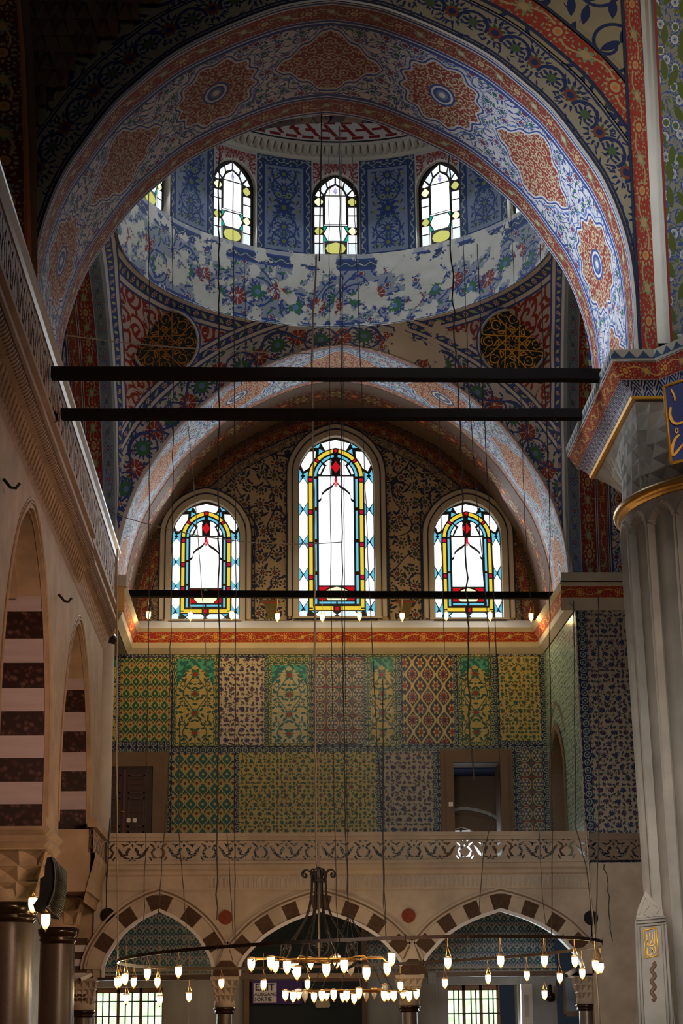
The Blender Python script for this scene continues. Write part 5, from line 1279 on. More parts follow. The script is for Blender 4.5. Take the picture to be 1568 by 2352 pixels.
# carved marble niche with gilded plaque at the foot of the pier
Yn = 25.85; K2 = lambda x, y, d=0.: tuple(at(x, y, Yn-d))
t3 = thing('marble_niche', 'carved marble niche with gabled top set against the foot of the fluted pier', 'niche', at(1500, 2345, Yn))
mb = MB(); q = [(1466, 2352+40), (1457, 2122), (1465, 2085), (1482, 2046), (1500, 2068), (1520, 2088), (1529, 2120), (1552, 2352+40)]
vs = [K2(*p) for p in q]+[K2(*p, -.5) for p in q]; n = len(q); mb.add(vs, [tuple(range(n))[::-1]]+[(i, (i+1) % n, n+(i+1) % n, n+i) for i in range(n)]); sub(mb, 'niche_body', M['pierstone'], t3)
mb = MB()
for x0, x1 in ((1460, 1470), (1465, 1478), (1521, 1536), (1528, 1545)): mb.tube([K2(x0, 2124, .03), K2(x1, 2380, .03)], .022, 6)
for y_ in (2112, 2120, 2127): mb.tube([K2(1460, y_, .03), K2(1527, y_-6, .03)], .018, 6)
for L in ([(1466, 2100), (1480, 2060), (1490, 2075), (1478, 2095), (1492, 2105)], [(1500, 2075), (1512, 2085), (1504, 2100), (1518, 2108)]): stroke(mb, L, 5, lambda a, b, d: K2(a, b, d), th=.03)
sub(mb, 'carved_moulding', M['pierstone'], t3)
mb = MB(); q = [(1477, 2137), (1506, 2131), (1511, 2194), (1482, 2200)]; 
for a, b in zip(q, q[1:]+q[:1]): mb.tube([K2(*a, .02), K2(*b, .02)], .010, 6)
rg = random.Random(8)
for L in ([(1485, 2145), (1486, 2165)], [(1491, 2142), (1493, 2164)], [(1497, 2141), (1499, 2163)], [(1502, 2140), (1503, 2165)], [(1484, 2158), (1490, 2170), (1498, 2160), (1504, 2168)], [(1486, 2170), (1496, 2172), (1503, 2168)], [(1487, 2176), (1486, 2190), (1494, 2194), (1498, 2182), (1504, 2190)], [(1492, 2176), (1498, 2180), (1495, 2188)], [(1503, 2172), (1505, 2186)]): stroke(mb, L, 2.2, lambda a, b, d: K2(a, b, .01+d))
sub(mb, 'gilded_script', M['gold'], t3)
mb = MB(); P = [K2(1499+4*math.sin(k*.9), 2210+k*3.6, -.02) for k in range(26)]; mb.tube(P, .035, 8); sub(mb, 'twisted_shaft', M['brownstone'], t3)
# ------------------------------------------------------------------ calligraphy roundels
from mathutils.bvhtree import BVHTree
_pm = bpy.data.objects['ceiling_pendentives'].data; PBVH = BVHTree.FromPolygons([v.co for v in _pm.vertices], [tuple(p.vertices) for p in _pm.polygons])
def roundel(px, py, rpx, lab, Y, gold):
    d_ = Vector(ray(px, py)).normalized(); hp, hn, _, _ = PBVH.ray_cast(Vector((0, 0, HC)), d_)
    if hn.dot(d_) > 0: hn = -hn
    c = np.array(hp); r = rpx/4367.34*(FW@(c-[0, 0, HC]))
    t = thing('calligraphy_roundel', lab, 'roundel', c+np.array(hn)*.2)
    n = (Vector(hn)*.45+Vector((0, -.62, -.2))).normalized()
    xa = Vector((0, 0, 1)).cross(n).normalized()*-1; xa = Vector((1, 0, 0)); xa = (xa-n*xa.dot(n)).normalized(); ya = -xa.cross(n).normalized()
    if ya.z < 0: ya = -ya
    f = lambda a, b, d=0.: tuple(xa*a*r+ya*b*r+n*d)
    mb = MB(); N = 48; mb.prism([(math.cos(2*pi*k/N), math.sin(2*pi*k/N)) for k in range(N)][::1], lambda a, b, d: f(a, b, .05-d), .6); mb.build('disc', M['green_disc'], t)
    mb = MB(); P = [[f(q*math.cos(2*pi*k/N), q*math.sin(2*pi*k/N), h) for q, h in ((.98, .05), (1.0, .07), (1.07, .04), (1.09, .0))] for k in range(N+1)]; mb.grid(P, [[(0, 0)]*4]*(N+1), 0)
    P = [[f(q*math.cos(2*pi*k/N), q*math.sin(2*pi*k/N), h) for q, h in ((1.075, .045), (1.12, .04), (1.12, -.6))] for k in range(N+1)]; mb.grid(P, [[(0, 0)]*3]*(N+1), 1)
    mb.build('frame', [M['whitepaint'], M['bluepaint']], t)
    mb = MB(); g_ = lambda a, b, d: f(a, b, .055+d)
    for k in range(8):
        an = k*pi/4; ca, sa = math.cos(an), math.sin(an); R_ = lambda L: [(x*ca-y_*sa, x*sa+y_*ca) for x, y_ in L]
        stroke(mb, R_([(.215, -.62), (.21, 0), (.205, .80), (.26, .92), (.34, .90), (.33, .80)]), .031, g_)
        stroke(mb, R_([(-.11, .90), (.02, .955), (.14, .90)]), .034, g_)
        stroke(mb, R_([(.10, .62), (.15, .74), (.06, .87), (-.07, .84), (-.13, .70), (-.05, .60), (.06, .63)]), .033, g_)
        stroke(mb, R_([(-.12, .56), (-.02, .50), (.07, .44), (-.03, .41), (-.10, .48), (-.06, .56)]), .034, g_)
        stroke(mb, R_([(.36, .78), (.42, .66), (.38, .56)]), .022, g_); stroke(mb, R_([(.30, .66), (.32, .58)]), .019, g_)
        stroke(mb, R_([(0., .74), (.03, .70), (0., .66)]), .019, g_)
        for dx, dy in ((-.24, .84), (-.20, .79), (0, .36)): stroke(mb, R_([(dx-.015, dy), (dx+.02, dy)]), .04, g_)
    for k in range(10):
        an = k*pi/5; ca, sa = math.cos(an), math.sin(an)
        stroke(mb, [(x*ca-y_*sa, x*sa+y_*ca) for x, y_ in ((.09, 0), (.14, .05), (.20, .03), (.22, 0), (.20, -.03), (.14, -.05), (.09, 0))], .016, g_, 3)
    mb.build('gilded_script', gold, t)
roundel(1188, 776, 76, 'dark green roundel with bright gilded star script, near the fluted pier', 39.6, M['gold'])
roundel(367, 776, 75, 'dark green roundel with dull gilded star script, near the carved gallery', 39.6, plain('dull_gilding', (.45, .19, .03), .5, .2, var=.4, sc=12))
# the near parts stand a little closer to the viewer
def closer(names, k=.965):
    C = Vector((0, 0, HC)); ch = {}
    for o in COL.objects:
        if o.parent: ch.setdefault(o.parent.name, []).append(o)
    def mesh(o):
        n = len(o.data.vertices); a = np.empty(n*3, np.float32); o.data.vertices.foreach_get('co', a); a = a.reshape(-1, 3); a = np.array([0, 0, HC])+(a-[0, 0, HC])*k; o.data.vertices.foreach_set('co', a.astype(np.float32).ravel()); o.data.update()
    for nm in names:
        o = bpy.data.objects[nm]
        if o.type == 'MESH': mesh(o)
        else:
            o.location = C+(o.location-C)*k
            for c in ch.get(nm, []): mesh(c); c.matrix_parent_inverse = Matrix.Translation(-o.location)
closer(['wall_front_arch', 'wall_front', 'wall_front_pilaster', 'muqarnas_squinch', 'wall_left_arch', 'fluted_pier', 'inscription_panel', 'marble_niche'])
# ------------------------------------------------------------------ tie bars
def bar(name, lab, p, q, Y, h, dpt, mat):
    a, b = at(*p, Y), at(*q, Y); mb = MB(); n = 12; rg = random.Random(int(h*1000)+p[1])
    P = []
    for k in range(n+1):
        c = a+(b-a)*k/n; c[2] += rg.uniform(-.006, .006); P.append([(c[0], Y-dpt/2, c[2]-h/2), (c[0], Y-dpt/2, c[2]+h/2), (c[0], Y+dpt/2, c[2]+h/2), (c[0], Y+dpt/2, c[2]-h/2), (c[0], Y-dpt/2, c[2]-h/2)])
    mb.grid(P, [[(k, i*.1) for i in range(5)] for k in range(n+1)], 0, False)
    return tag(mb.build(name, mat), lab, 'beam')
M['tie'] = plain('blackened_timber', (.006, .0045, .004), .9, spec=.1, var=.5, sc=4)
bar('tie_beam', 'uppermost and nearest dark tie beam spanning the great arch', (118, 858), (1392, 863), 27.6, .165, .2, M['tie'])
bar('tie_beam', 'second dark tie beam just below the uppermost one', (140, 952), (1345, 952), 29.5, .150, .2, M['tie'])
bar('tie_beam', 'lower dark tie beam crossing in front of the stained windows', (288, 1364), (1270, 1368), 42.6, .15, .16, M['tie'])
bar('tie_beam', 'long dark tie bar across the arcade over the capitals', (205, 2247), (1420, 2234), 40.6, .10, .1, M['iron_brown'])
# ------------------------------------------------------------------ door, sign and small things under the arcade
mb = MB(); a = at(572, 2352, 45.6); b = at(832, 2352, 45.6)
mb.box(a[0], b[0], 45.75, 45.8, 0, 4.3, 0); mb.box(a[0]-.12, a[0], 45.6, 45.8, 0, 4.3, 1); mb.box(b[0], b[0]+.12, 45.6, 45.8, 0, 4.3, 1); mb.box(a[0], b[0], 45.68, 45.75, 2.78, 2.86, 1)
o = struct('door_2', mb, [plain('dark_teal_curtain', (.006, .016, .022), .7, var=.5, sc=1), M['brownstone']]); o['label'] = 'dark curtained doorway under the middle arch'; o['category'] = 'door'
mb = MB(); a = at(578, 2252, 45.5); b = at(694, 2306, 45.5); mb.box(a[0], b[0], 45.5, 45.53, b[2], a[2]); tag(mb.build('purple_banner', M['purple']), 'purple board behind the white exit sign', 'board')
a = at(582, 2258, 45.42); b = at(635, 2303, 45.42); t = thing('exit_sign', 'white sign reading EXIT AUSGANG SORTIE under the middle arch', 'sign', ((a[0]+b[0])/2, 45.44, b[2]))
mb = MB(); mb.box(a[0], b[0], 45.43, 45.46, b[2], a[2]); sub(mb, 'sign_board', emis('sign_white', (.42, .38, .46), .0) if False else plain('sign_white', (.62, .6, .66), .6), t)
def text(s_, p, size, mat, par, Y, name='lettering', bold=.012):
    cu = bpy.data.curves.new(name, 'FONT'); cu.body = s_; cu.size = size; cu.extrude = .003; cu.offset = bold*size/.1*.12
    tmp = bpy.data.objects.new(name, cu); COL.objects.link(tmp); tmp.rotation_euler = (pi/2, 0, 0); tmp.location = (p[0], Y, p[2])
    bpy.context.view_layer.update(); dg = bpy.context.evaluated_depsgraph_get(); me = bpy.data.meshes.new_from_object(tmp.evaluated_get(dg)); me.transform(tmp.matrix_world)
    bpy.data.objects.remove(tmp); me.materials.clear(); me.materials.append(mat); o = link(name, me, par); setp(o, par); return o
text('EXIT', at(585, 2275, 45.42), .22, M['ink'], t, 45.42); text('AUSGANG', at(583.5, 2288, 45.42), .115, M['ink'], t, 45.42); text('SORTIE', at(583.5, 2300, 45.42), .125, M['ink'], t, 45.42)
p = at(741, 2305, 45.2); mb = MB(); mb.prism([(p[0]-.17, p[2]-.06), (p[0]-.14, p[2]-.09), (p[0]+.14, p[2]-.09), (p[0]+.17, p[2]-.06), (p[0]+.15, p[2]+.09), (p[0]-.15, p[2]+.09)], lambda x, z, d: (x, 45.2+d, z), .1); tag(mb.build('emergency_light', M['plaster']), 'small cream box light over the dark doorway', 'lamp')
def cctv(px, py, Y, lab, mat, s_=1.):
    p = at(px, py, Y); t = thing('security_camera', lab, 'camera', p)
    mb = MB(); mb.tube([(-.11*s_, -.12*s_, -.05*s_), (.1*s_, .1*s_, .06*s_)], .055*s_, 8); mb.build('housing', mat, t)
    mb = MB(); mb.tube([(-.115*s_, -.13*s_, -.053*s_), (-.125*s_, -.14*s_, -.058*s_)], .035*s_, 12); mb.build('lens', M['black_plastic'], t)
    mb = MB(); mb.tube([(.05*s_, .06*s_, 0), (.16*s_, .1*s_, .02*s_)], .015, 6); mb.build('bracket', M['iron'], t)
cctv(1311, 2235, 40.3, 'pale security camera on the tie bar near the fluted pier', M['white_plastic'])
cctv(197, 2245, 40.3, 'pale security camera at the foot of the gallery corner beside the granite columns', M['white_plastic'], .9)
p = at(992, 2246, 40.45); t = thing('small_loudspeaker', 'small black loudspeaker under the tie bar beside an arcade capital', 'loudspeaker', p)
mb = MB(); mb.box(-.09, .08, -.08, .08, -.12, .1); mb.build('cabinet', M['black_plastic'], t); mb = MB(); mb.box(-.16, -.09, -.02, .02, .03, .06); mb.build('bracket', M['iron'], t)
p = at(1262, 2285, 45.9); t = thing('wall_sconce', 'small dark sconce on the grey marble wall near the framed panel', 'lamp', p); mb = MB(); mb.lathe([(.0, -.16), (.1, -.13), (.11, 0), (.05, .06), (.04, .22), (0, .24)], (0, -.1, 0), 16); mb.build('sconce_body', M['bronze'], t); mb = MB(); mb.box(.1, .18, -.02, 0, -.1, .2); mb.build('back_plate', M['brownstone'], t)
a, b = at(1296, 2236, 45.7), at(1372, 2322, 45.7); t = thing('framed_panel', 'tall framed blue grey panel on the wall near the hidden column', 'panel', ((a[0]+b[0])/2, 45.7, b[2]))
mb = MB(); mb.box(a[0], b[0], 45.72, 45.75, b[2], a[2]); sub(mb, 'panel', plain('blue_grey_panel', (.14, .19, .25), .3, var=.4, sc=1.5), t)
mb = MB(); w = .06
for q in ((a[0]-w, a[0], b[2]-w, a[2]+w), (b[0], b[0]+w, b[2]-w, a[2]+w), (a[0], b[0], b[2]-2*w, b[2]), (a[0], b[0], a[2], a[2]+w)): mb.box(q[0], q[1], 45.66, 45.74, q[2], q[3])
sub(mb, 'frame', M['brownstone'], t)
mb = MB(); a, b = at(1198, 2260, 45.9), at(1222, 2352, 45.9); mb.box(a[0]-.05, b[0], 45.7, 45.96, .9, a[2]); mb.box(a[0]+.02, a[0]+.12, 45.68, 45.7, a[2]-.75, a[2]-.25, 1)
struct('trim_14', mb, [M['whitepaint'], M['marble_grey']])['label'] = 'white window reveal with a small carved panel'
# loudspeaker on the near granite column
Ys = 30.6; S2 = lambda x, y, d=0.: at(x, y, Ys+d)
t = thing('column_loudspeaker', 'large curved black loudspeaker with a slatted grille on the granite column', 'loudspeaker', S2(110, 2110))
mb = MB(); side_ = [(108, 1970), (118, 1968), (124, 1985), (126, 2010), (122, 2045), (112, 2078), (106, 2084), (78, 2076), (90, 2060), (92, 2018), (102, 2012), (103, 1988)]
q = [S2(*p) for p in side_]; n = len(q); mb.add(list(q)+[p+[.03, .25, 0] for p in q], [tuple(range(n))]+[(i, n+i, n+(i+1) % n, (i+1) % n) for i in range(n)]+[tuple(range(n, 2*n))[::-1]]); sub(mb, 'cabinet', M['black_plastic'], t)
front = [(118, 1968, 152, 2002), (124, 1985, 153, 2015), (126, 2010, 153, 2035), (124, 2040, 150, 2065), (118, 2060, 146, 2085), (110, 2080, 137, 2112)]
ga = smooth([(f_[0], f_[1]) for f_ in front], 8); gb = smooth([(f_[2], f_[3]) for f_ in front], 8)
mb = MB(); mb.grid([[S2(*a, -.02), S2(*b, .25)] for a, b in zip(ga, gb)], [[(0, 0)]*2]*len(ga), 0, False)
ga = smooth([(f_[0], f_[1]) for f_ in front], 6)
for a, b in zip(ga, smooth([(f_[2], f_[3]) for f_ in front], 6)): mb.tube([S2(*a, -.03), S2(*b, .24)], .009, 4, 1)
mb.tube([S2(*a, -.03) for a in ga], .02, 6, 0)
sub(mb, 'grille', [M['black_plastic'], plain('grille_slat', (.03, .028, .02), .3, .5)], t)
mb = MB(); mb.add([S2(75, 2075), S2(106, 2084), S2(137, 2112), S2(120, 2110), S2(80, 2092)]+[S2(75, 2075, .2), S2(106, 2084, .2), S2(137, 2112, .25), S2(120, 2110, .2), S2(80, 2092, .2)], [(0, 1, 2, 3, 4), (0, 4, 9, 5), (4, 3, 8, 9), (3, 2, 7, 8)]); sub(mb, 'base_plate', M['black_plastic'], t)
# ------------------------------------------------------------------ lamps, chandeliers, ropes
def lampset(s_, lit=True):
    mb = MB(); R = .062*s_
    mb.lathe([(R*.9, 0), (R*.97, -R*.4), (R*.98, -R*1.4), (R*.82, -R*2.2), (R*.45, -R*2.9), (R*.15, -R*3.15)], (0, 0, 0), 12); a = mb
    mb = MB(); mb.lathe([(R*.4, R*.5), (R*.7, R*.3), (R*1.15, R*.12), (R*1.25, 0), (R*.9, -R*.05)], (0, 0, 0), 12); b = mb
    mb = MB(); mb.lathe([(R*.15, -R*3.1), (R*.28, -R*3.3), (R*.25, -R*3.5), (R*.08, -R*3.65)], (0, 0, 0), 8); c = mb
    return a, b, c
def mk_lamp(s_, lit):
    t = bpy.data.objects.new('glass_lamp', None); a, b, c = lampset(s_, lit)
    return a, b, c
_cache = {}
def lamp(loc, s_, lit, label, group, hang=None):
    key = (s_, lit)
    if key not in _cache:
        a, b, c = lampset(s_)
        _cache[key] = [(x.build(n, m_), n) for x, n, m_ in ((a, 'lamp_glass', M['bulb'] if lit else M['bulb_dim']), (b, 'lamp_rim', M['brass']), (c, 'finial', M['brass']))]
        proto = [o for o, _ in _cache[key]]
        for o in proto: COL.objects.unlink(o)
    t = thing('glass_lamp', label, 'lamp', loc, group)
    for o, nme in _cache[key]:
        d = o.copy(); COL.objects.link(d); d.parent = t
    if hang is not None:
        mb = MB(); h = Vector(hang)-Vector(loc); R = .062*s_
        for k in range(3):
            a = 2*pi*k/3; mb.tube([(R*math.cos(a), R*math.sin(a), 0), (0, 0, min(R*3.2, h.z*.8))], .003, 3, cap=False)
        mb.tube([(0, 0, min(R*3.2, h.z*.8)), tuple(h)], .006, 4, cap=False); mb.build('hanger', M['brass'], t)
    return t
LIGHTS = []
# the great ring
YR, DR = 32.0, 0
cL, cR = at(270, 2211, YR), at(1377, 2171, YR); cen = (cL+cR)/2; rad = np.linalg.norm(cR-cL)/2
ex = (cR-cL)/np.linalg.norm(cR-cL); ey = np.array([0, math.cos(.014), -math.sin(.014)])
ring = lambda a, r=1.: cen+ex*(rad*r*math.cos(a))+ey*(rad*r*math.sin(a))
t = thing('ring_chandelier', 'great thin iron ring chandelier spanning the bay low over the arcade', 'chandelier', cen)
mb = MB(); N = 96; P = []
for k in range(N+1):
    a = 2*pi*k/N; p, q = ring(a), ring(a, .993); P.append([p+[0, 0, .025], p-[0, 0, .025], q-[0, 0, .025], q+[0, 0, .025], p+[0, 0, .025]])
mb.grid(P, [[(0, 0)]*5]*(N+1), 0, False)
for k in range(26): p = ring(2*pi*k/26); mb.tube([p-[0, 0, .05], p+[0, 0, .05]], .006, 4)
sub(mb, 'iron_ring', M['iron_brown'], t)
ordw = ['first', 'second', 'third', 'fourth', 'fifth', 'sixth', 'seventh', 'eighth', 'ninth', 'tenth', 'eleventh', 'twelfth', 'thirteenth', 'fourteenth', 'fifteenth', 'sixteenth']
near_ = [(288, 2238), (338, 2226), (411, 2220), (1029, 2200), (1148, 2196), (1247, 2196), (1318, 2197), (1364, 2206), (1377, 2212)]
far_ = [(268, 2246), (276, 2243), (307, 2246), (361, 2247), (509, 2249), (605, 2252), (707, 2252), (918, 2256), (1021, 2249), (1119, 2239), (1208, 2231), (1282, 2236), (1335, 2226), (1370, 2214)]
def ringlamps(L, sg, wd):
    for i, (x, y_) in enumerate(L):
        best = min((abs(_px(ring(sg*a))[0]-x), a) for a in np.linspace(0, pi, 400))[1]; p = ring(sg*best)
        d = at(x, y_, p[1]); loc = (p[0], p[1], d[2])
        lamp(loc, .84, True, 'lit glass lamp on the %s side of the great ring, %s from its left end' % (wd, ordw[i]), 'lamps on the great ring', (p[0], p[1], p[2]-.02))
        if i % 3 == 0: LIGHTS.append((loc, 34))
def _px(p): p = np.array(p, float)-[0, 0, HC]; z = p@FW; return (784+F*(p@RT)/z, 1176-F*(p@UP)/z)
ringlamps(near_, -1, 'near'); ringlamps(far_, 1, 'far')
# crowned chandelier in the middle
YC = 33.0; c = at(733, 2205, YC); sc_ = np.linalg.norm(at(833, 2205, YC)-c)/100.    # metres per pixel
t = thing('crowned_chandelier', 'wrought iron chandelier with a scrolled crown and bowed straps', 'chandelier', c)
zt_ = at(733, 2022, YC)[2]-c[2]
for k in range(8):
    mb = MB(); a = 2*pi*k/8+.3; prof_ = [(17, 0), (19, -35), (30, -80), (62, -130), (88, -158), (92, -185), (66, -202)]
    pts = [(r*sc_*math.cos(a), r*sc_*math.sin(a), zt_+h*sc_) for r, h in smooth(prof_, 5)]; mb.tube(pts, .016, 4); mb.build('bowed_strap', M['iron'], t)
mb = MB(); mb.lathe([(17*sc_, zt_-.03), (18.5*sc_, zt_), (17*sc_, zt_+.03)], (0, 0, 0), 16)
for k in range(8):
    a = 2*pi*k/8+.3; prof_ = [(17, -4), (18, 8), (22, 20), (32, 24), (40, 18), (40, 9), (33, 7), (31, 13), (35, 15)]
    mb.tube([(r*sc_*math.cos(a), r*sc_*math.sin(a), zt_+h*sc_) for r, h in smooth(prof_, 4)], .014, 5)
    if k % 2 == 0: mb.tube([(r*sc_*math.cos(a), r*sc_*math.sin(a), zt_+h*sc_) for r, h in smooth([(15, 0), (15, 14), (11, 24), (0, 30)], 4)], .014, 5)
mb.build('scrolled_crown', M['iron'], t)
mb = MB(); mb.tube([(0, 0, -.02), (0, 0, zt_+.7)], .018, 6); mb.build('central_rod', M['rope_pale'], t)
mb = MB()
def hoop(mb, r, z, th, n=48): mb.tube([(r*math.cos(2*pi*k/n), r*math.sin(2*pi*k/n), z) for k in range(n+1)], th, 5, cap=False)
hoop(mb, 95*sc_, 0, .018); hoop(mb, 60*sc_, -.02, .013); 
for k in range(12):
    a = 2*pi*k/12+.2; mb.tube([(r*sc_*math.cos(a), r*sc_*math.sin(a), h) for r, h in ((20, 0), (95, 0), (120, .03), (150, .03), (158, -.02))], .012, 5)
mb.build('lamp_hoop', M['brass'], t)
for k in range(6):
    mb = MB(); a = 2*pi*k/6+.5; b = a+.13
    for s_ in (-1, 1):
        L = smooth([(0, 0), (14, 12), (22, 28), (16, 38), (6, 36), (4, 26), (10, 24)], 4)
        mb.tube([((88)*sc_*math.cos(a)-math.sin(a)*s_*x*sc_, 88*sc_*math.sin(a)+math.cos(a)*s_*x*sc_, z*sc_) for x, z in L], .012, 5)
    mb.build('heart_scroll', M['iron'], t)
CH1 = [(577, 2202, 1), (622, 2198, 1), (632, 2206, 1), (659, 2207, 1), (677, 2213, 1), (682, 2220, 1), (711, 2201, 1), (749, 2214, 1), (773, 2195, 1), (790, 2205, 1), (805, 2212, 0), (841, 2222, 1), (889, 2212, 1), (899, 2190, 1)]
for i, (x, y_, lit) in enumerate(CH1):
    dy = (x-733)/158.; Yl = YC-math.sqrt(max(0., 1-dy*dy))*158*sc_*(1 if i % 2 else -1)
    p = at(x, y_, Yl); lamp(p, 1.06, bool(lit), ('lit glass lamp on the crowned chandelier, %s from the left' if lit else 'unlit clear glass lamp on the crowned chandelier, %s from the left') % ordw[i], 'lamps on the crowned chandelier')
    if lit and i % 3 == 0: LIGHTS.append((p, 30))
# lower chandelier behind
YD = 40.0-2.2; c = at(808, 2277, YD); sc_ = np.linalg.norm(at(908, 2277, YD)-c)/100.
t = thing('tiered_chandelier', 'lower chandelier hanging from gathered wires, behind the crowned one', 'chandelier', c)
mb = MB(); hoop(mb, 150*sc_, 0, .014); hoop(mb, 90*sc_, 0, .012)
for k in range(10):
    a = 2*pi*k/10+.1; mb.tube([(r*sc_*math.cos(a), r*sc_*math.sin(a), h) for r, h in ((0, 0), (90, 0), (150, .02))], .01, 5)
mb.build('lamp_hoop', M['brass'], t)
mb = MB(); ap_ = at(802, 2100, YD)-c
for k in range(6):
    a = 2*pi*k/6+.25; mb.tube([(100*sc_*math.cos(a), 100*sc_*math.sin(a), 0), tuple(ap_)], .008, 4)
mb.build('suspension_wires', M['rope'], t)
CH2 = [(655, 2275, 1), (673, 2278, 1), (685, 2273, 1), (700, 2276, 0), (721, 2279, 1), (739, 2276, 1), (750, 2274, 1), (766, 2274, 1), (787, 2278, 1), (796, 2276, 1), (813, 2283, 1), (824, 2270, 1), (859, 2270, 0), (882, 2276, 1), (891, 2275, 1), (904, 2276, 1)]
CH2b = [(925, 2271, 1), (939, 2277, 1), (956, 2272, 1), (884, 2262, 0), (841, 2275, 0)]
for i, (x, y_, lit) in enumerate(CH2+CH2b):
    dy = max(-1, min(1, (x-808)/152.)); Yl = YD-math.sqrt(1-dy*dy)*150*sc_*(1 if i % 2 else -1)
    p = at(x, y_, Yl); j = sorted(q[0] for q in CH2+CH2b).index(x)
    lamp(p, .98, bool(lit), '%s glass lamp on the lower rear chandelier, %s from the left' % ('lit' if lit else 'unlit clear', (ordw+['seventeenth', 'eighteenth', 'nineteenth', 'twentieth', 'twenty-first'])[j]), 'lamps on the lower rear chandelier')
    if lit and i % 4 == 0: LIGHTS.append((p, 34))
for x, y_, yt, wd in ((290, 2284, 2170, 'low in front of the barred window under the narrow arch'), (367, 2288, 2170, 'at the right edge of the barred window under the narrow arch'), (434, 2280, 1200, 'against the dark wall under the narrow arch'), (1250, 2275, 1200, 'beside the dark sconce'), (577, 2256, 2190, 'just over the exit sign')):
    if x == 577: x = 605; y_ = 2254
    p = at(x, y_, 42.0); lamp(p, 1.0, True, 'lit glass lamp hanging %s' % wd, 'low single lamps', at(x+(2 if x > 1000 else 0), max(yt, 2150), 42.0))
    LIGHTS.append((p, 26))
# string of small lamps before the stained windows
SL = [(341, 1406), (437, 1408), (532, 1406), (637, 1410), (740, 1411), (825, 1408), (923, 1409), (1024, 1408), (1125, 1408), (1219, 1410)]
for i, (x, y_) in enumerate(SL):
    p = at(x, y_, 44.6); b_ = at(x, y_-34, 44.6)
    lamp(p, .92, True, 'small lit lamp in the row under the stained windows, %s from the left' % ordw[i], 'row of lamps under the stained windows', b_)
    LIGHTS.append((p-[0, .1, .15], 20 if i < 5 else 15))
p = S2(105, 2100); lamp(p, 1.2, True, 'lit glass lamp just under the large black loudspeaker', None, S2(105, 2088)); LIGHTS.append((p, 5))
p = S2(76, 2062, .1); lamp(p, 1.2, True, 'lit glass lamp beside the nearest granite column head', None, S2(76, 2048, .1)); LIGHTS.append((p, 5))
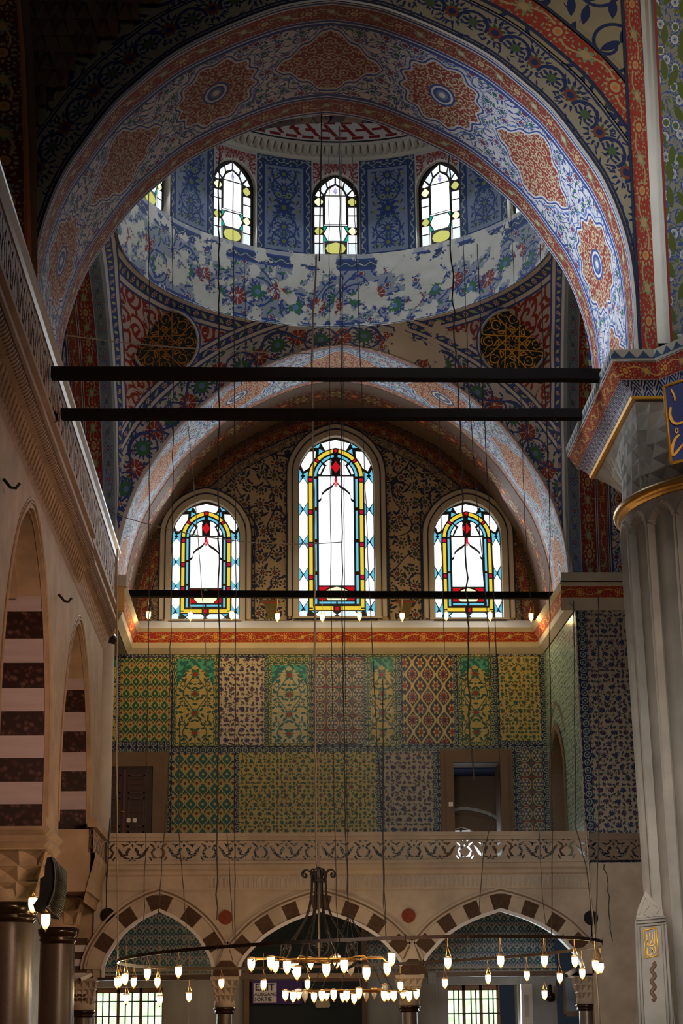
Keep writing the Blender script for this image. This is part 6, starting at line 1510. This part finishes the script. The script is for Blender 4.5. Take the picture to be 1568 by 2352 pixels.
# ropes and chains
def rope(pts, Y, r, lab, mat='rope', wob=.012, grp='hanging chandelier ropes', name='hanging_rope'):
    rg = random.Random(hash((pts[0][0], len(pts), int(pts[-1][1])))) ; P = []
    for (x0, y0), (x1, y1) in zip(pts[:-1], pts[1:]):
        n = max(2, int(math.hypot(x1-x0, y1-y0)/28))
        for k in range(n): P.append(at(x0+(x1-x0)*k/n, y0+(y1-y0)*k/n, Y)+[rg.uniform(-wob, wob), 0, 0])
    P.append(at(*pts[-1], Y)); mb = MB(); mb.tube(P, r, 4); o = mb.build(name, M[mat]); return tag(o, lab, 'rope', grp)
RP = [([(742, -30), (738, 300), (733, 600)], 30, .012, 'dark rope dropping from the top edge before the middle dome window', 'rope', .006),
 ([(726, 585), (718, 760), (716, 860), (720, 1100), (723, 1500), (727, 1985)], 31, .016, 'thick rope holding the crowned chandelier', 'rope_pale', .01),
 ([(503, 205), (503, 700), (502, 1380), (505, 1450), (500, 1800), (498, 2112)], 33, .013, 'loose black rope ending in the air above the red disc', 'rope', .02),
 ([(1029, 232), (1037, 600), (1050, 900), (1060, 1080), (1070, 1300), (1082, 1750), (1088, 1790)], 33, .014, 'black rope hanging before the dome window near the fluted pier', 'rope', .03),
 ([(341, 420), (344, 900), (342, 1390), (336, 1800), (330, 2165)], 36, .008, 'thin rope over the lamp nearest the carved gallery', 'rope', .012),
 ([(394, 395), (398, 900), (393, 1400), (386, 1800), (363, 2100)], 36, .008, 'thin rope along the left edge of the left stained window', 'rope', .015),
 ([(534, 350), (538, 900), (541, 1300), (539, 1900), (540, 2165)], 36, .009, 'long rope beside the loose black rope', 'rope', .008),
 ([(562, 600), (566, 1000), (564, 1230)], 37, .006, 'short faint rope right of the left stained window', 'rope', .008),
 ([(755, 290), (757, 900), (760, 1400), (768, 1900), (775, 2160)], 36, .007, 'thin rope before the tall window, left of a close pair', 'rope', .01),
 ([(779, 290), (783, 900), (786, 1400), (793, 1900), (800, 2100)], 36, .011, 'thicker rope of the close pair before the tall window', 'rope', .012),
 ([(783, 300), (788, 900), (792, 1500), (800, 2100)], 36.2, .006, 'finer rope of the close pair before the tall window', 'rope', .008),
 ([(808, 330), (829, 860), (845, 1300), (860, 1600), (878, 1900), (886, 2160)], 36, .008, 'slanting rope crossing the right edge of the tall window', 'rope', .01),
 ([(431, 960), (452, 1200), (470, 1450), (480, 1650)], 37, .007, 'slanting rope crossing the left stained window', 'rope_pale', .01),
 ([(1008, 900), (1013, 1200), (1020, 1500)], 37, .006, 'faint rope left of the right stained window', 'rope', .01),
 ([(1062, 500), (1075, 880), (1090, 1100), (1122, 1450), (1128, 1600)], 36, .008, 'rope across the right part of the right stained window', 'rope', .01),
 ([(1097, 560), (1107, 900), (1131, 1300), (1140, 1560), (1146, 1700), (1150, 1830)], 36, .009, 'rope with a frayed end beside the open gallery doorway', 'rope', .02),
 ([(1173, 480), (1180, 640), (1188, 860)], 36, .006, 'short thin rope over the bright roundel', 'rope', .005),
 ([(1240, 560), (1248, 840), (1262, 1150), (1262, 1500), (1268, 1900), (1266, 2165)], 36, .009, 'rope down the corner of the tiled recess', 'rope', .008),
 ([(1195, 900), (1205, 1200), (1219, 1400)], 37, .006, 'faint rope over the last lamp of the row', 'rope', .008),
 ([(1135, 1860), (1110, 1960), (1100, 2095)], 36, .008, 'rope slanting over the balustrade below the open doorway', 'rope', .006),
 ([(1236, 1880), (1246, 2060), (1256, 2160)], 36, .006, 'thin rope over the arch near the fluted pier', 'rope', .008),
 ([(1317, 1380), (1322, 1900), (1345, 1990), (1367, 2168)], 34, .009, 'dark rope joining the right end of the great ring', 'rope', .008),
 ([(1345, 1890), (1354, 2040), (1362, 2110), (1377, 2352)], 34, .014, 'pale cable passing the right end of the great ring', 'rope_pale', .004),
 ([(1345, 30), (1343, 180), (1348, 300)], 27.2, .009, 'short rope over the scroll painted spandrel', 'rope', .004),
 ([(1374, 1370), (1375, 1900), (1370, 2060), (1366, 2165)], 34, .010, 'rope in front of the dark tiled pier', 'rope', .006),
 ([(269, 1260), (268, 1700), (271, 2209)], 32, .012, 'pale rope holding the left end of the great ring', 'rope_pale', .004),
 ([(413, 1650), (410, 1900), (430, 2160)], 34, .008, 'rope over the narrow arch of the arcade', 'rope', .006),
 ([(521, 1900), (536, 2160)], 34, .007, 'short rope right of the loose black rope', 'rope', .006),
 ([(879, 1560), (880, 2070), (887, 2155)], 34, .008, 'rope meeting the great ring beside the right red disc', 'rope', .004),
 ([(253, 1880), (246, 2000), (243, 2110)], 40.2, .012, 'black cable in the corner of the carved gallery', 'iron', .01),
 ([(735, 2160), (727, 1985)], 32.5, .006, 'short chain inside the crowned chandelier', 'rope', .004)]
for pts, Y, r, lab, mt, wb in RP: rope(pts, Y, r, lab, mt, wb)
def sag(p, q, Y0, Y1, s_, r, lab, mt):
    a, b = at(*p, Y0), at(*q, Y1); P = [a+(b-a)*t-np.array([0, 0, s_*4*t*(1-t)]) for t in np.linspace(0, 1, 24)]; mb = MB(); mb.tube(P, r, 5); tag(mb.build('slack_wire', M[mt]), lab, 'wire')
sag((118, 765), (548, 806), 30., 33., .05, .011, 'slack yellowish wire crossing above the uppermost tie beam', 'rope_pale'); sag((548, 806), (716, 812), 33, 33, .01, .009, 'slack wire end running on to the thick rope', 'rope_pale')
sag((552, 808), (555, 885), 33, 33, 0, .012, 'looped end of wire hanging over the uppermost tie beam', 'rope_pale')
sag((252, 1177), (785, 1245), 40, 40, .28, .010, 'slack wire crossing in front of the left and tall stained windows', 'rope_pale')
# crack running down the plain wall
p0 = [(1387, 1985), (1386, 1996), (1393, 2008), (1396, 2030), (1395, 2048), (1399, 2060), (1397, 2080), (1398, 2100), (1401, 2120), (1400, 2130), (1404, 2150), (1406, 2162)]
mb = MB(); mb.tube([at(x, y_, 40.49) for x, y_ in p0], .010, 4); tag(mb.build('dangling_cable', M['rope']), 'jagged dark cable down the plain wall beside the fluted pier', 'cable')
# ------------------------------------------------------------------ light
w = bpy.data.worlds.new('world'); S.world = w; w.use_nodes = True; bg = w.node_tree.nodes['Background']; bg.inputs[0].default_value = (.55, .7, 1., 1); bg.inputs[1].default_value = WORLD
def area(loc, tgt, sx, sy, col, e, name, spread=180):
    l = bpy.data.lights.new(name, 'AREA'); l.shape = 'RECTANGLE'; l.size = sx; l.size_y = sy; l.spread = math.radians(spread); l.color = col; l.energy = e
    o = bpy.data.objects.new(name, l); COL.objects.link(o); o.location = loc; d = Vector(tgt)-Vector(loc); o.rotation_euler = d.to_track_quat('-Z', 'Y').to_euler(); return o
for loc, e in LIGHTS:
    l = bpy.data.lights.new('lamp_light', 'POINT'); l.color = (1., .62, .20) if loc[2] > 8 else (1., .68, .34); l.energy = e*LAMPK; l.shadow_soft_size = .08
    o = bpy.data.objects.new('lamp_light', l); COL.objects.link(o); o.location = loc
for (cx, a, si, ap, lab) in big:
    area((cx, 45.7, (si+ap)/2), (cx, 30, (si+ap)/2-6), 2*a, ap-si, (.85, .93, 1.), 45*(ap-si)*WINK, 'window_light')
for k in (-2, -1, 0, 1, 2, 3, -3):
    u = k*pi/6; p = fd(4.5)(u, 20.); q = (DC[0], DC[1], 17.5); area(p, q, .9, 1.9, (.8, .9, 1.), 75*WINK, 'window_light')
area((5.4, 45.9, 2.2), (5.2, 38, .5), 1.4, 1.3, (.8, .95, 1.), 70, 'window_light'); area((-3.2, 45.9, 2.2), (-3., 38, .5), 1.4, 1.3, (.8, .95, 1.), 60, 'window_light')
area((5.0, 48.5, 6.0), (5, 44, 5.5), .9, 1., (.9, .95, 1), 12, 'window_light')
for a_ in AREAS: area(*a_)
S.view_settings.view_transform = 'Standard'; S.view_settings.look = 'None'; S.view_settings.gamma = 1; S.view_settings.use_curve_mapping = False; S.view_settings.exposure = EXPO
S.cycles.max_bounces = 5; S.cycles.diffuse_bounces = 3; S.cycles.glossy_bounces = 2; S.cycles.use_denoising = True; S.cycles.sample_clamp_indirect = 4
